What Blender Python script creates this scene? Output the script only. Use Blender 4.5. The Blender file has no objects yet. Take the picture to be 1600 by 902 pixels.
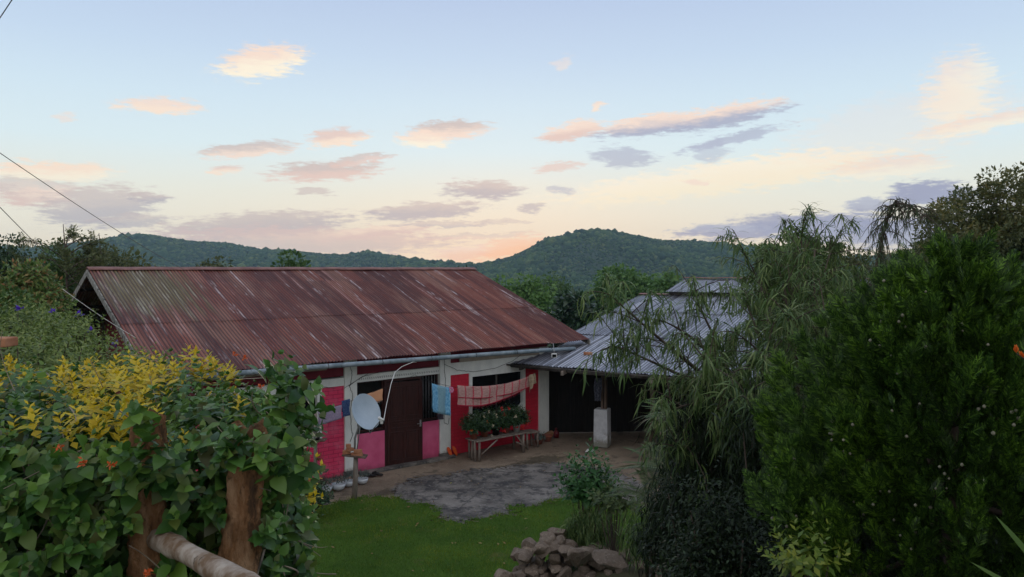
import bpy, math, random
import numpy as np
from math import sin, cos, pi, radians, degrees, atan, atan2, hypot
random.seed(7); rng = np.random.default_rng(11)
S = bpy.context.scene; COL = S.collection
# ------------------------------------------------------------------ camera
F = 1180.0; PITCH = atan(31 / F); EYE = 4.65
cam = bpy.data.objects.new('camera', bpy.data.cameras.new('camera')); COL.objects.link(cam)
cam.location = (0, 0, EYE); cam.rotation_euler = (pi / 2 - PITCH, 0, 0)
cam.data.sensor_width = 36; cam.data.lens = 36 * F / 1600; cam.data.clip_end = 9000; cam.data.clip_start = 0.05
S.camera = cam
S.render.engine = 'CYCLES'
S.view_settings.view_transform = 'Standard'; S.view_settings.look = 'None'
S.view_settings.exposure = EXPOSURE = 0.10; S.view_settings.gamma = 1

# ------------------------------------------------------------------ node helper
class NT:
    def __init__(s, tree): s.t = tree; s.n = tree.nodes; s.l = tree.links
    def node(s, typ, **kw):
        n = s.n.new(typ)
        for k, v in kw.items(): setattr(n, k, v)
        return n
    def put(s, sock, v):
        if v is None: return
        if hasattr(v, 'is_linked') or hasattr(v, 'is_output'): s.l.new(v, sock)
        else: sock.default_value = v
    def m(s, op, a, b=None, c=None, clamp=False):
        n = s.node('ShaderNodeMath', operation=op, use_clamp=clamp)
        s.put(n.inputs[0], a); s.put(n.inputs[1], b); s.put(n.inputs[2], c); return n.outputs[0]
    def mix(s, f, a, b, mode='MIX'):
        n = s.node('ShaderNodeMix', data_type='RGBA', blend_type=mode)
        s.put(n.inputs[0], f)
        s.put(n.inputs[6], a if not isinstance(a, tuple) else (*a, 1)[:4]); s.put(n.inputs[7], b if not isinstance(b, tuple) else (*b, 1)[:4])
        return n.outputs[2]
    def ramp(s, f, stops, interp='LINEAR'):
        n = s.node('ShaderNodeValToRGB'); n.color_ramp.interpolation = interp
        e = n.color_ramp.elements
        while len(e) < len(stops): e.new(0.5)
        for i, (p, c) in enumerate(stops):
            e[i].position = p; e[i].color = (*c, 1) if len(c) == 3 else c
        s.put(n.inputs[0], f); return n.outputs[0]
    def sm(s, x, a, b):
        n = s.node('ShaderNodeMapRange', interpolation_type='SMOOTHSTEP')
        s.put(n.inputs[0], x); s.put(n.inputs[1], a); s.put(n.inputs[2], b); return n.outputs[0]
    def noise(s, vec, scale, detail=3, rough=.55, dist=0):
        n = s.node('ShaderNodeTexNoise'); s.put(n.inputs['Vector'], vec)
        n.inputs['Scale'].default_value = scale; n.inputs['Detail'].default_value = detail
        n.inputs['Roughness'].default_value = rough; n.inputs['Distortion'].default_value = dist
        return n.outputs['Fac']
    def map(s, vec, scale=(1, 1, 1), loc=(0, 0, 0), rot=(0, 0, 0)):
        n = s.node('ShaderNodeMapping'); s.put(n.inputs[0], vec)
        n.inputs['Scale'].default_value = scale; n.inputs['Location'].default_value = loc; n.inputs['Rotation'].default_value = rot
        return n.outputs[0]
def lin(r, g, b):
    return tuple(((c / 255) / 12.92 if c / 255 <= .04045 else ((c / 255 + .055) / 1.055) ** 2.4) for c in (r, g, b))
def ray(px, py):
    x = (px - 800) / F; y = (451 - py) / F
    return np.array([x, cos(PITCH) + sin(PITCH) * y, -sin(PITCH) + cos(PITCH) * y])

# ------------------------------------------------------------------ world: evening sky with small sunset clouds
W = bpy.data.worlds.new('World'); S.world = W; W.use_nodes = True
w = NT(W.node_tree); w.n.clear()
SUN_AZ = radians(-1.0); SUN_EL = radians(1.6)
tc = w.node('ShaderNodeTexCoord').outputs['Generated']
sep = w.node('ShaderNodeSeparateXYZ'); w.l.new(tc, sep.inputs[0])
X_, Y_, Z_ = sep.outputs
hz = w.m('SQRT', w.m('ADD', w.m('MULTIPLY', X_, X_), w.m('MULTIPLY', Y_, Y_)))
el = w.m('MULTIPLY', w.m('ARCTAN2', Z_, hz), 180 / pi)
az = w.m('MULTIPLY', w.m('ARCTAN2', X_, Y_), 180 / pi)
nish = w.node('ShaderNodeTexSky'); nish.sky_type = 'NISHITA'; nish.sun_disc = False
nish.sun_elevation = SUN_EL; nish.sun_rotation = SUN_AZ; nish.air_density = 1.0; nish.dust_density = 1.2
grad = w.ramp(w.m('MULTIPLY', w.m('ADD', el, 5), 1 / 95), [
    (0.0, lin(205, 195, 180)), (.053, lin(252, 233, 203)), (.080, lin(251, 242, 220)), (.112, lin(238, 240, 228)),
    (.145, lin(222, 239, 244)), (.18, lin(211, 231, 244)), (.215, lin(198, 218, 240)), (.265, lin(183, 201, 231)), (.5, lin(192, 205, 230)), (1.0, lin(200, 208, 226))])
# warmer, brighter towards the sunset; unseen opposite side and zenith brightened as added fill light
warm = w.m('MULTIPLY', w.sm(w.m('ABSOLUTE', w.m('ADD', az, 1)), 34.0, 2.0), w.sm(el, 9.0, 0.5))
grad = w.mix(w.m('MULTIPLY', warm, .4), grad, lin(255, 226, 190))
side = w.sm(w.m('ABSOLUTE', az), 60.0, 140.0)
grad = w.mix(w.m('MULTIPLY', side, .8), grad, lin(238, 234, 236))
# domain-warped direction (degrees) used by all clouds
comb = w.node('ShaderNodeCombineXYZ'); w.l.new(az, comb.inputs[0]); w.l.new(el, comb.inputs[1])
dirv = comb.outputs[0]
nw = w.node('ShaderNodeTexNoise'); w.l.new(w.map(dirv, (.22, .75, 1)), nw.inputs['Vector'])
nw.inputs['Scale'].default_value = 1.6; nw.inputs['Detail'].default_value = 4; nw.inputs['Roughness'].default_value = .62
vm = w.node('ShaderNodeVectorMath', operation='MULTIPLY_ADD')
w.l.new(nw.outputs['Color'], vm.inputs[0]); vm.inputs[1].default_value = (3.4, 1.15, 0); vm.inputs[2].default_value = (-1.7, -.575, 0)
va = w.node('ShaderNodeVectorMath', operation='ADD'); w.l.new(dirv, va.inputs[0]); w.l.new(vm.outputs[0], va.inputs[1])
wv = va.outputs[0]
fine = w.noise(w.map(dirv, (.62, 2.6, 1), rot=(0, 0, radians(-7))), 1.5, 7, .66)
fine = w.m('MULTIPLY', w.m('SUBTRACT', fine, .5), 4.2)
CREAM = lin(255, 244, 222); CREAMP = lin(255, 230, 208); PEACH = lin(248, 224, 208); PINK = lin(230, 202, 192)
MAU = lin(208, 194, 190); MAUD = lin(184, 178, 186); GREY = lin(172, 178, 200); BGREY = lin(158, 162, 190); BG2 = lin(176, 182, 205)
# px centre, half sizes in photo pixels, tilt in degrees, top colour, bottom colour, opacity
CL = [(408, 96, 66, 24, 12, PEACH, CREAM, 1), (248, 166, 66, 12, 3, PEACH, CREAMP, .9), (103, 182, 18, 7, 0, PEACH, PEACH, .5),
 (530, 216, 44, 14, 8, PINK, CREAMP, .9), (388, 236, 76, 12, 9, MAU, PEACH, .9), (350, 267, 28, 7, 3, PINK, CREAMP, .8),
 (508, 268, 84, 15, 4, MAU, PINK, .95), (560, 250, 52, 7, 9, MAU, PINK, .8), (700, 203, 66, 13, 4, MAU, PEACH, .95), (664, 217, 38, 13, 2, PEACH, CREAM, .9),
 (70, 268, 120, 15, 3, CREAMP, CREAM, .95), (40, 290, 90, 14, 0, MAU, PINK, .6), (58, 307, 60, 14, 2, PEACH, PINK, .8), (150, 322, 92, 32, 8, MAU, MAUD, .8), (205, 345, 70, 10, 4, MAU, MAUD, .7), (237, 307, 40, 8, 0, MAU, MAUD, .85),
 (493, 300, 30, 6, 0, MAU, MAU, .7), (400, 352, 150, 20, 5, MAU, MAUD, .85), (480, 376, 240, 24, 0, PINK, MAU, .8), (590, 362, 90, 10, 6, CREAMP, PINK, .7),
 (755, 297, 64, 15, 0, MAU, MAUD, .9), (660, 330, 92, 13, 5, MAU, MAUD, .85), (690, 350, 80, 5, 1, MAU, MAUD, .6), (780, 348, 50, 5, 0, MAU, MAU, .5), (740, 368, 90, 5, 2, MAU, PINK, .5), (833, 326, 28, 6, 0, MAUD, MAUD, .7),
 (895, 205, 50, 14, 8, PEACH, PINK, .95), (1010, 197, 84, 17, 8, PEACH, GREY, .95), (1125, 183, 105, 17, 7, PEACH, GREY, .95), (975, 246, 50, 16, -4, GREY, GREY, .7), (1143, 217, 80, 9, 12, GREY, BG2, .75), (1110, 238, 28, 22, 25, BG2, GREY, .5),
 (870, 262, 38, 8, 8, PINK, PINK, .7), (875, 298, 22, 6, -8, GREY, GREY, .6), (940, 168, 13, 6, 10, PEACH, CREAMP, .8), (875, 98, 16, 8, 20, PEACH, CREAMP, .4),
 (1120, 280, 250, 26, 6, CREAM, lin(255, 242, 214), .85), (1230, 262, 150, 22, 4, CREAM, lin(255, 240, 214), .6), (1385, 262, 95, 18, 3, PEACH, CREAM, .7), (1088, 286, 18, 5, 0, PEACH, PEACH, .7),
 (1500, 140, 62, 52, 60, CREAMP, CREAM, .65), (1485, 165, 50, 40, 70, CREAM, CREAM, .5), (1550, 188, 130, 13, 8, PEACH, CREAM, .75), (1400, 200, 190, 50, 8, PEACH, CREAMP, .25),
 (1452, 303, 66, 20, -3, BGREY, BGREY, .95), (1362, 320, 42, 12, 4, BG2, BGREY, .8), (1150, 362, 95, 12, 0, BG2, BGREY, .9), (1230, 350, 80, 16, -4, BGREY, BGREY, .8), (1290, 355, 90, 26, 0, BGREY, lin(168, 172, 198), .9), (1410, 365, 110, 26, 0, BGREY, lin(172, 176, 198), .9),
 (792, 388, 58, 16, 14, lin(255, 214, 184), lin(255, 200, 160), .85), (722, 396, 40, 13, 6, PEACH, lin(246, 205, 180), .7), (1560, 330, 120, 40, 0, BG2, GREY, .5),
 (-120, 300, 160, 26, 0, MAU, PINK, .8), (-260, 180, 110, 20, 5, PEACH, CREAM, .8), (1780, 240, 160, 22, 5, PEACH, CREAM, .8), (1750, 380, 160, 26, 0, BGREY, GREY, .8)]
skyc = grad
K = 180 / pi
for (px, py, hw, hh, tilt, ct, cb, op) in CL:
    r = ray(px, py); a0 = atan2(r[0], r[1]) * K; e0 = atan2(r[2], hypot(r[0], r[1])) * K
    kx = K / F * cos(a0 / K) ** 2; ky = K / F * cos(a0 / K) ** 1
    mp = w.node('ShaderNodeMapping', vector_type='TEXTURE'); w.l.new(wv, mp.inputs[0])
    mp.inputs['Location'].default_value = (a0, e0, 0); mp.inputs['Rotation'].default_value = (0, 0, radians(tilt)); mp.inputs['Scale'].default_value = (hw * kx * 1.0, hh * ky * .98, 1)
    ln = w.node('ShaderNodeVectorMath', operation='LENGTH'); w.l.new(mp.outputs[0], ln.inputs[0])
    d = w.m('ADD', ln.outputs['Value'], w.m('MULTIPLY', fine, .46 if hh > 9 else .55))
    alpha = w.m('MULTIPLY', w.sm(d, 1.25, .62), op)
    sp = w.node('ShaderNodeSeparateXYZ'); w.l.new(mp.outputs[0], sp.inputs[0])
    cc = w.mix(w.sm(w.m('ADD', sp.outputs[1], w.m('MULTIPLY', fine, .3)), -.5, .6), cb, ct)
    skyc = w.mix(alpha, skyc, cc)
# the physical sky adds its share, then everything goes into one Background of low strength
STR = 0.12
boost = w.mix(1.0, skyc, (1 / STR,) * 3, 'MULTIPLY')
tot = w.mix(.05, boost, nish.outputs[0])
bg = w.node('ShaderNodeBackground'); w.l.new(tot, bg.inputs[0]); bg.inputs[1].default_value = STR
out = w.node('ShaderNodeOutputWorld'); w.l.new(bg.outputs[0], out.inputs[0])
W.cycles.sampling_method = 'MANUAL'; W.cycles.sample_map_resolution = 512
# the sun has just gone down behind the hill: a weak warm glow from there
sd = bpy.data.lights.new('sun', 'SUN'); sd.energy = .25; sd.angle = radians(12); sd.color = (1, .8, .62)
sun = bpy.data.objects.new('sun', sd); COL.objects.link(sun); sun.rotation_euler = (radians(90 - 4), 0, pi - SUN_AZ)

# ------------------------------------------------------------------ frames and projections
def P(px, py, Y):
    r = ray(px, py); r = r / r[1] * Y; r[2] += EYE; return r
def G(px, py, z=0.0):
    r = ray(px, py); r = r * ((z - EYE) / r[2]); r[2] += EYE; return r
HO = G(450, 760); HO[2] = 0; HA = math.atan2(4.808, 5.782)
HU = np.array([cos(HA), sin(HA), 0]); HV = np.array([-sin(HA), cos(HA), 0])
def L(s, d, z): return HO + HU * s + HV * d + np.array([0, 0, z])
def onwall(px, py, d=0.0):
    r = ray(px, py); C = np.array([0, 0, EYE]); o = HO + HV * d
    return C + r * (np.dot(o - C, HV) / np.dot(r, HV))

# ------------------------------------------------------------------ mesh building
TF = {}
def w2l(parent, v):
    v = np.asarray(v, float)
    if parent is None or parent not in TF: return v
    loc, rz = TF[parent]; v = v - loc
    c, s_ = cos(-rz), sin(-rz)
    return np.stack([v[:, 0] * c - v[:, 1] * s_, v[:, 0] * s_ + v[:, 1] * c, v[:, 2]], 1)
def rawmesh(name, v, loops, totals, mats, smooth=False, uv=None, midx=None):
    me = bpy.data.meshes.new(name); v = np.asarray(v, np.float32)
    me.vertices.add(len(v)); me.vertices.foreach_set('co', v.ravel())
    loops = np.asarray(loops, np.int32); totals = np.asarray(totals, np.int32)
    me.loops.add(len(loops)); me.loops.foreach_set('vertex_index', loops)
    me.polygons.add(len(totals)); st = np.concatenate([[0], np.cumsum(totals)[:-1]]).astype(np.int32)
    me.polygons.foreach_set('loop_start', st); me.polygons.foreach_set('loop_total', totals)
    if smooth is True: me.polygons.foreach_set('use_smooth', np.ones(len(totals), bool))
    elif smooth is not False: me.polygons.foreach_set('use_smooth', np.asarray(smooth, bool))
    if uv is not None:
        l = me.uv_layers.new(name='UVMap'); l.data.foreach_set('uv', np.asarray(uv, np.float32)[loops].ravel())
    for m in (mats if isinstance(mats, (list, tuple)) else [mats]): me.materials.append(m)
    if midx is not None: me.polygons.foreach_set('material_index', np.asarray(midx, np.int32))
    me.update(calc_edges=True); me.validate(); return me
def tag(o, label=None, cat=None, group=None, kind=None):
    if label: o['label'] = label
    if cat: o['category'] = cat
    if group: o['group'] = group
    if kind: o['kind'] = kind
    return o
def thing(name, label, cat, loc, rz=0, group=None):
    o = bpy.data.objects.new(name, None); COL.objects.link(o)
    o.empty_display_size = .2
    o.location = loc; o.rotation_euler = (0, 0, rz); TF[o] = (np.asarray(loc, float), rz)
    return tag(o, label, cat, group)
class MB:
    def __init__(s): s.v = []; s.l = []; s.t = []; s.sm = []; s.n = 0; s.uv = []
    def add(s, v, faces, smooth=False, uv=None):
        v = np.asarray(v, float).reshape(-1, 3); s.v.append(v)
        for f in faces:
            s.l.extend([i + s.n for i in f]); s.t.append(len(f)); s.sm.append(smooth)
        s.uv.append(np.zeros((len(v), 2)) if uv is None else np.asarray(uv)); s.n += len(v); return s
    def frame(s, o, ax, ay, az):           # box from corner o with edge vectors
        o, ax, ay, az = map(lambda q: np.asarray(q, float), (o, ax, ay, az))
        v = [o, o + ax, o + ax + ay, o + ay, o + az, o + ax + az, o + ax + ay + az, o + ay + az]
        return s.add(v, [(0, 3, 2, 1), (4, 5, 6, 7), (0, 1, 5, 4), (1, 2, 6, 5), (2, 3, 7, 6), (3, 0, 4, 7)])
    def box(s, x0, x1, y0, y1, z0, z1): return s.frame((x0, y0, z0), (x1 - x0, 0, 0), (0, y1 - y0, 0), (0, 0, z1 - z0))
    def tube(s, pts, rad, seg=8, cap=True, flat=1.0):
        pts = np.asarray(pts, float); n = len(pts)
        rad = np.full(n, rad) if np.isscalar(rad) else np.interp(np.linspace(0, 1, n), np.linspace(0, 1, len(rad)), rad)
        tg = np.gradient(pts, axis=0); tg /= np.linalg.norm(tg, axis=1)[:, None] + 1e-9
        up = np.array([0, 0, 1.]) if abs(tg[0, 2]) < .9 else np.array([1., 0, 0])
        V = []
        for i in range(n):
            a = np.cross(tg[i], up); a /= np.linalg.norm(a) + 1e-9; b = np.cross(a, tg[i]); up = b
            for k in range(seg):
                t = 2 * pi * k / seg; V.append(pts[i] + rad[i] * (cos(t) * a + sin(t) * b * flat))
        fc = [(i * seg + k, i * seg + (k + 1) % seg, (i + 1) * seg + (k + 1) % seg, (i + 1) * seg + k) for i in range(n - 1) for k in range(seg)]
        if cap: fc += [tuple(range(seg))[::-1], tuple((n - 1) * seg + k for k in range(seg))]
        return s.add(V, fc, True)
    def lathe(s, o, prof, seg=20, axis=(0, 0, 1), ang=None):
        o = np.asarray(o, float); ax = np.asarray(axis, float); ax /= np.linalg.norm(ax)
        h = np.array([1., 0, 0]) if abs(ax[0]) < .8 else np.array([0, 1., 0]); a = np.cross(ax, h); a /= np.linalg.norm(a); b = np.cross(ax, a)
        V = [o + ax * z + r * (cos(2 * pi * k / seg) * a + sin(2 * pi * k / seg) * b) for r, z in prof for k in range(seg)]
        fc = [(i * seg + k, i * seg + (k + 1) % seg, (i + 1) * seg + (k + 1) % seg, (i + 1) * seg + k) for i in range(len(prof) - 1) for k in range(seg)]
        fc += [tuple(range(seg))[::-1], tuple((len(prof) - 1) * seg + k for k in range(seg))]
        return s.add(V, fc, True)
    def grid(s, fn, nu, nv, smooth=True, uvf=None):
        V = [fn(i / nu, j / nv) for j in range(nv + 1) for i in range(nu + 1)]
        uv = [uvf(i / nu, j / nv) if uvf else (i / nu, j / nv) for j in range(nv + 1) for i in range(nu + 1)]
        fc = [(j * (nu + 1) + i, j * (nu + 1) + i + 1, (j + 1) * (nu + 1) + i + 1, (j + 1) * (nu + 1) + i) for j in range(nv) for i in range(nu)]
        return s.add(V, fc, smooth, uv)
    def build(s, name, mat, parent=None, local=False, bevel=0, solid=0):
        v = np.concatenate(s.v); root = parent
        while root is not None and root not in TF: root = root.parent
        if root is not None and not local: v = w2l(root, v)
        base = None
        if parent is None:
            base = np.array([(v[:, 0].min() + v[:, 0].max()) / 2, (v[:, 1].min() + v[:, 1].max()) / 2, v[:, 2].min()]); v = v - base
        me = rawmesh(name, v, s.l, s.t, mat, s.sm, np.concatenate(s.uv))
        o = bpy.data.objects.new(name, me); COL.objects.link(o)
        if parent is not None: o.parent = parent
        else: o.location = base
        if bevel:
            b = o.modifiers.new('bevel', 'BEVEL'); b.width = bevel; b.segments = 2; b.limit_method = 'ANGLE'
        if solid:
            b = o.modifiers.new('solid', 'SOLIDIFY'); b.thickness = solid; b.offset = 0
        return o

# ------------------------------------------------------------------ materials
def mat(name, fn):
    m = bpy.data.materials.new(name); m.use_nodes = True; t = NT(m.node_tree); t.n.clear()
    o = t.node('ShaderNodeOutputMaterial'); b = t.node('ShaderNodeBsdfPrincipled'); t.l.new(b.outputs[0], o.inputs[0])
    b.inputs['Specular IOR Level'].default_value = .3
    t.b = b; t.o = o; t.obj = t.node('ShaderNodeTexCoord').outputs['Object']; t.uvn = t.n[-1].outputs['UV']
    fn(t); return m
def bump(t, h, strength=.4, dist=.01):
    n = t.node('ShaderNodeBump'); n.inputs['Strength'].default_value = strength; n.inputs['Distance'].default_value = dist
    t.put(n.inputs['Height'], h); t.l.new(n.outputs[0], t.b.inputs['Normal'])
def setp(t, col=None, rough=.7, metal=0, spec=None):
    if col is not None: t.put(t.b.inputs['Base Color'], (*col, 1) if isinstance(col, tuple) and len(col) == 3 else col)
    t.put(t.b.inputs['Roughness'], rough); t.put(t.b.inputs['Metallic'], metal)
    if spec is not None: t.b.inputs['Specular IOR Level'].default_value = spec
def worn(name, c1, c2, scale=6, rough=.75, stretch=(1, 1, 1), bs=.3, bd=.01, detail=5, lo=.35, hi=.65, metal=0, spec=.3, spots=None):
    def f(t):
        v = t.map(t.obj, stretch); n = t.noise(v, scale, detail, .6)
        c = t.ramp(n, [(lo, c1), (hi, c2)])
        if spots:
            sc, col, th = spots; c = t.mix(t.sm(t.noise(t.obj, sc, 4, .6), th, th + .12), c, col)
        setp(t, c, rough, metal, spec); bump(t, t.noise(v, scale * 4, 4, .7), bs, bd)
    return mat(name, f)
def leafmat(name, cols, rough=.5, trans=.25, var=None, spec=.35):
    """leaf colours picked leaf by leaf, plus soft patches of lighter / darker growth"""
    def f(t):
        ri = t.node('ShaderNodeNewGeometry').outputs['Random Per Island']
        n = len(cols); c = t.ramp(ri, [(i / (n - 1), cc) for i, cc in enumerate(cols)])
        if var:
            c = t.mix(t.sm(t.noise(t.obj, var[0], 3, .6), .42, .62), c, t.mix(1.0, c, var[1], 'MULTIPLY'))
        setp(t, c, rough, 0, spec)
        if trans:
            tr = t.node('ShaderNodeBsdfTranslucent'); t.l.new(c, tr.inputs[0])
            mx = t.node('ShaderNodeMixShader'); mx.inputs[0].default_value = trans
            t.l.new(t.b.outputs[0], mx.inputs[1]); t.l.new(tr.outputs[0], mx.inputs[2]); t.l.new(mx.outputs[0], t.o.inputs[0])
    return mat(name, f)

def roof_red(t):
    uv = t.uvn; s = t.node('ShaderNodeSeparateXYZ'); t.l.new(uv, s.inputs[0]); U, V = s.outputs[0], s.outputs[1]
    sheet = t.m('FLOOR', t.m('DIVIDE', U, .62)); row = t.m('FLOOR', t.m('DIVIDE', V, 2.37))
    cb = t.node('ShaderNodeCombineXYZ'); t.l.new(sheet, cb.inputs[0]); t.l.new(row, cb.inputs[1])
    wn = t.node('ShaderNodeTexWhiteNoise', noise_dimensions='2D'); t.l.new(cb.outputs[0], wn.inputs['Vector'])
    c = t.ramp(wn.outputs['Value'], [(0, (.085, .020, .014)), (.5, (.15, .037, .024)), (1, (.23, .068, .042))])
    st = t.noise(t.map(uv, (7, .35, 1)), 1.5, 5, .65)
    wide = t.noise(t.map(uv, (1.6, .28, 1), (2, 5, 0)), 1.0, 3, .6)
    c = t.mix(t.m('MULTIPLY', t.sm(wide, .5, .64), .55), c, (.30, .16, .115)); c = t.mix(t.m('MULTIPLY', t.sm(wide, .48, .36), .5), c, (.07, .02, .02))
    c = t.mix(t.m('MULTIPLY', t.sm(st, .5, .72), .45), c, (.36, .19, .14))
    c = t.mix(t.m('MULTIPLY', t.sm(st, .48, .3), .65), c, (.06, .018, .018))
    rib = t.node('ShaderNodeTexWhiteNoise', noise_dimensions='1D'); t.l.new(t.m('FLOOR', t.m('DIVIDE', U, .076)), rib.inputs['W'])
    c = t.mix(t.m('MULTIPLY', t.m('MULTIPLY', t.sm(rib.outputs['Value'], .78, 1.0), t.sm(t.noise(t.map(uv, (5, .6, 1), (7, 0, 0)), 1.1, 4, .7), .46, .58)), .75), c, (.42, .24, .22))
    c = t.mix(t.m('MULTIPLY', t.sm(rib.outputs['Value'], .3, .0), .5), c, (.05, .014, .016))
    # chalky grey-blue runs on some sheets
    run = t.m('MULTIPLY', t.sm(t.noise(t.map(uv, (3.2, .22, 1), (3.1, 1.2, 0)), 1.3, 5, .7), .56, .64), t.sm(t.noise(t.map(uv, (14, 1.5, 1)), 1, 4, .7), .38, .6))
    c = t.mix(t.m('MULTIPLY', run, .85), c, (.52, .45, .46))
    # moss and pale lichen near the left end of the upper row
    dist = t.node('ShaderNodeVectorMath', operation='LENGTH')
    mp = t.node('ShaderNodeMapping', vector_type='TEXTURE'); t.l.new(uv, mp.inputs[0]); mp.inputs['Location'].default_value = (1.0, 4.3, 0); mp.inputs['Scale'].default_value = (1.25, 1.9, 1)
    t.l.new(mp.outputs[0], dist.inputs[0])
    mo = t.sm(t.m('ADD', dist.outputs['Value'], t.m('MULTIPLY', t.m('SUBTRACT', st, .5), 2.2)), 1.05, .5)
    mo = t.m('MULTIPLY', mo, t.m('GREATER_THAN', V, 2.37))
    c = t.mix(t.m('MULTIPLY', mo, .8), c, (.15, .135, .055))
    c = t.mix(t.m('MULTIPLY', t.m('MULTIPLY', mo, t.sm(t.noise(t.map(uv, (16, .5, 1)), 1, 4, .7), .52, .62)), .7), c, (.42, .40, .33))
    c = t.mix(t.m('MULTIPLY', t.sm(t.noise(uv, 5, 6, .75), .55, .75), .5), c, (.05, .03, .028))
    # shade of the sheet's valleys painted into the colour so the corrugation reads
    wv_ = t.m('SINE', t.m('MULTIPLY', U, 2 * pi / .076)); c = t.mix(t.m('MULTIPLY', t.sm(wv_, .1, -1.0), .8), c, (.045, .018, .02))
    setp(t, c, .6, 0, .35); bump(t, t.noise(uv, 40, 3, .6), .15, .004)
M_ROOF = mat('red_painted_corrugated_iron', roof_red)
def roof_grey(t):
    uv = t.uvn; s = t.node('ShaderNodeSeparateXYZ'); t.l.new(uv, s.inputs[0]); U, V = s.outputs[0], s.outputs[1]
    cb = t.node('ShaderNodeCombineXYZ'); t.l.new(t.m('FLOOR', t.m('DIVIDE', U, .66)), cb.inputs[0]); t.l.new(t.m('FLOOR', t.m('DIVIDE', V, 3.3)), cb.inputs[1])
    wn = t.node('ShaderNodeTexWhiteNoise', noise_dimensions='2D'); t.l.new(cb.outputs[0], wn.inputs['Vector'])
    c = t.ramp(wn.outputs['Value'], [(0, (.22, .24, .29)), (.6, (.36, .38, .44)), (1, (.5, .52, .58))])
    st = t.noise(t.map(uv, (6, .3, 1)), 1.4, 5, .65)
    c = t.mix(t.m('MULTIPLY', t.sm(st, .47, .3), .9), c, (.07, .065, .07))
    c = t.mix(t.m('MULTIPLY', t.sm(st, .56, .7), .6), c, (.62, .64, .70))
    c = t.mix(t.m('MULTIPLY', t.sm(t.noise(t.map(uv, (4, .6, 1), (9, 2, 0)), 1.2, 5, .7), .58, .68), .6), c, (.16, .085, .06))
    rib = t.node('ShaderNodeTexWhiteNoise', noise_dimensions='1D'); t.l.new(t.m('FLOOR', t.m('DIVIDE', U, .09)), rib.inputs['W'])
    c = t.mix(t.m('MULTIPLY', t.m('MULTIPLY', t.sm(rib.outputs['Value'], .55, .2), t.sm(t.noise(t.map(uv, (5, .4, 1), (7, 0, 0)), 1.1, 4, .7), .40, .56)), .9), c, (.06, .06, .07))
    c = t.mix(.1, c, (.05, .05, .06)); wv_ = t.m('SINE', t.m('MULTIPLY', U, 2 * pi / .09)); c = t.mix(t.m('MULTIPLY', t.sm(wv_, .3, -.9), .9), c, (.04, .04, .05))  # valleys darkened in the colour, standing in for the shade between ribs
    setp(t, c, .42, .35, .5); bump(t, t.noise(uv, 30, 3, .6), .15, .004)
M_GREY = mat('galvanised_corrugated_iron', roof_grey)
def brick_pink(t):
    v = t.map(t.obj, rot=(pi / 2, 0, 0))
    v2 = t.node('ShaderNodeCombineXYZ'); s = t.node('ShaderNodeSeparateXYZ'); t.l.new(t.obj, s.inputs[0])
    t.l.new(t.m('ADD', s.outputs[0], s.outputs[1]), v2.inputs[0]); t.l.new(s.outputs[2], v2.inputs[1])
    b = t.node('ShaderNodeTexBrick'); t.l.new(v2.outputs[0], b.inputs['Vector'])
    b.inputs['Scale'].default_value = 1; b.inputs['Brick Width'].default_value = .235; b.inputs['Row Height'].default_value = .088
    b.inputs['Mortar Size'].default_value = .008; b.inputs['Mortar Smooth'].default_value = .35
    b.inputs['Color1'].default_value = (.76, .05, .14, 1); b.inputs['Color2'].default_value = (.66, .04, .12, 1); b.inputs['Mortar'].default_value = (.46, .025, .085, 1)
    c = t.mix(t.m('MULTIPLY', t.sm(t.noise(t.obj, 2.5, 6, .7), .42, .68), .6), b.outputs['Color'], (.72, .17, .27))
    c = t.mix(t.m('MULTIPLY', t.sm(t.noise(t.obj, 1.1, 6, .75), .52, .68), .55), c, (.40, .03, .08))
    c = t.mix(t.m('MULTIPLY', t.sm(t.m('ADD', s.outputs[2], t.m('MULTIPLY', t.noise(t.obj, 3, 4, .6), .5)), .42, .16), .5), c, (.24, .05, .07))
    setp(t, c, .7, 0, .3); h = t.m('ADD', t.m('MULTIPLY', b.outputs['Fac'], -1), t.m('MULTIPLY', t.noise(t.obj, 30, 3, .6), .3)); bump(t, h, .6, .010)
M_CRIM = None
M_BRICK = mat('pink_painted_brick', brick_pink)
def crimson(t):
    s = t.node('ShaderNodeSeparateXYZ'); t.l.new(t.obj, s.inputs[0])
    v2 = t.node('ShaderNodeCombineXYZ'); t.l.new(s.outputs[0], v2.inputs[0]); t.l.new(s.outputs[2], v2.inputs[1])
    b = t.node('ShaderNodeTexBrick'); t.l.new(v2.outputs[0], b.inputs['Vector']); b.inputs['Scale'].default_value = 1; b.inputs['Brick Width'].default_value = .235; b.inputs['Row Height'].default_value = .088; b.inputs['Mortar Size'].default_value = .006; b.inputs['Mortar Smooth'].default_value = .6
    b.inputs['Color1'].default_value = (.66, .026, .058, 1); b.inputs['Color2'].default_value = (.60, .022, .05, 1); b.inputs['Mortar'].default_value = (.46, .016, .036, 1)
    c = t.mix(t.m('MULTIPLY', t.sm(t.noise(t.map(t.obj, (1, 1, 2.5)), 1.6, 6, .72), .45, .68), .55), b.outputs['Color'], (.55, .02, .05))
    c = t.mix(t.m('MULTIPLY', t.sm(t.noise(t.obj, 9, 6, .75), .58, .7), .5), c, (.80, .16, .2))
    setp(t, c, .7, 0, .3); bump(t, t.m('ADD', t.m('MULTIPLY', b.outputs['Fac'], -.7), t.m('MULTIPLY', t.noise(t.obj, 25, 4, .6), .5)), .4, .008)
M_CRIM = mat('crimson_painted_brick', crimson)
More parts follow.
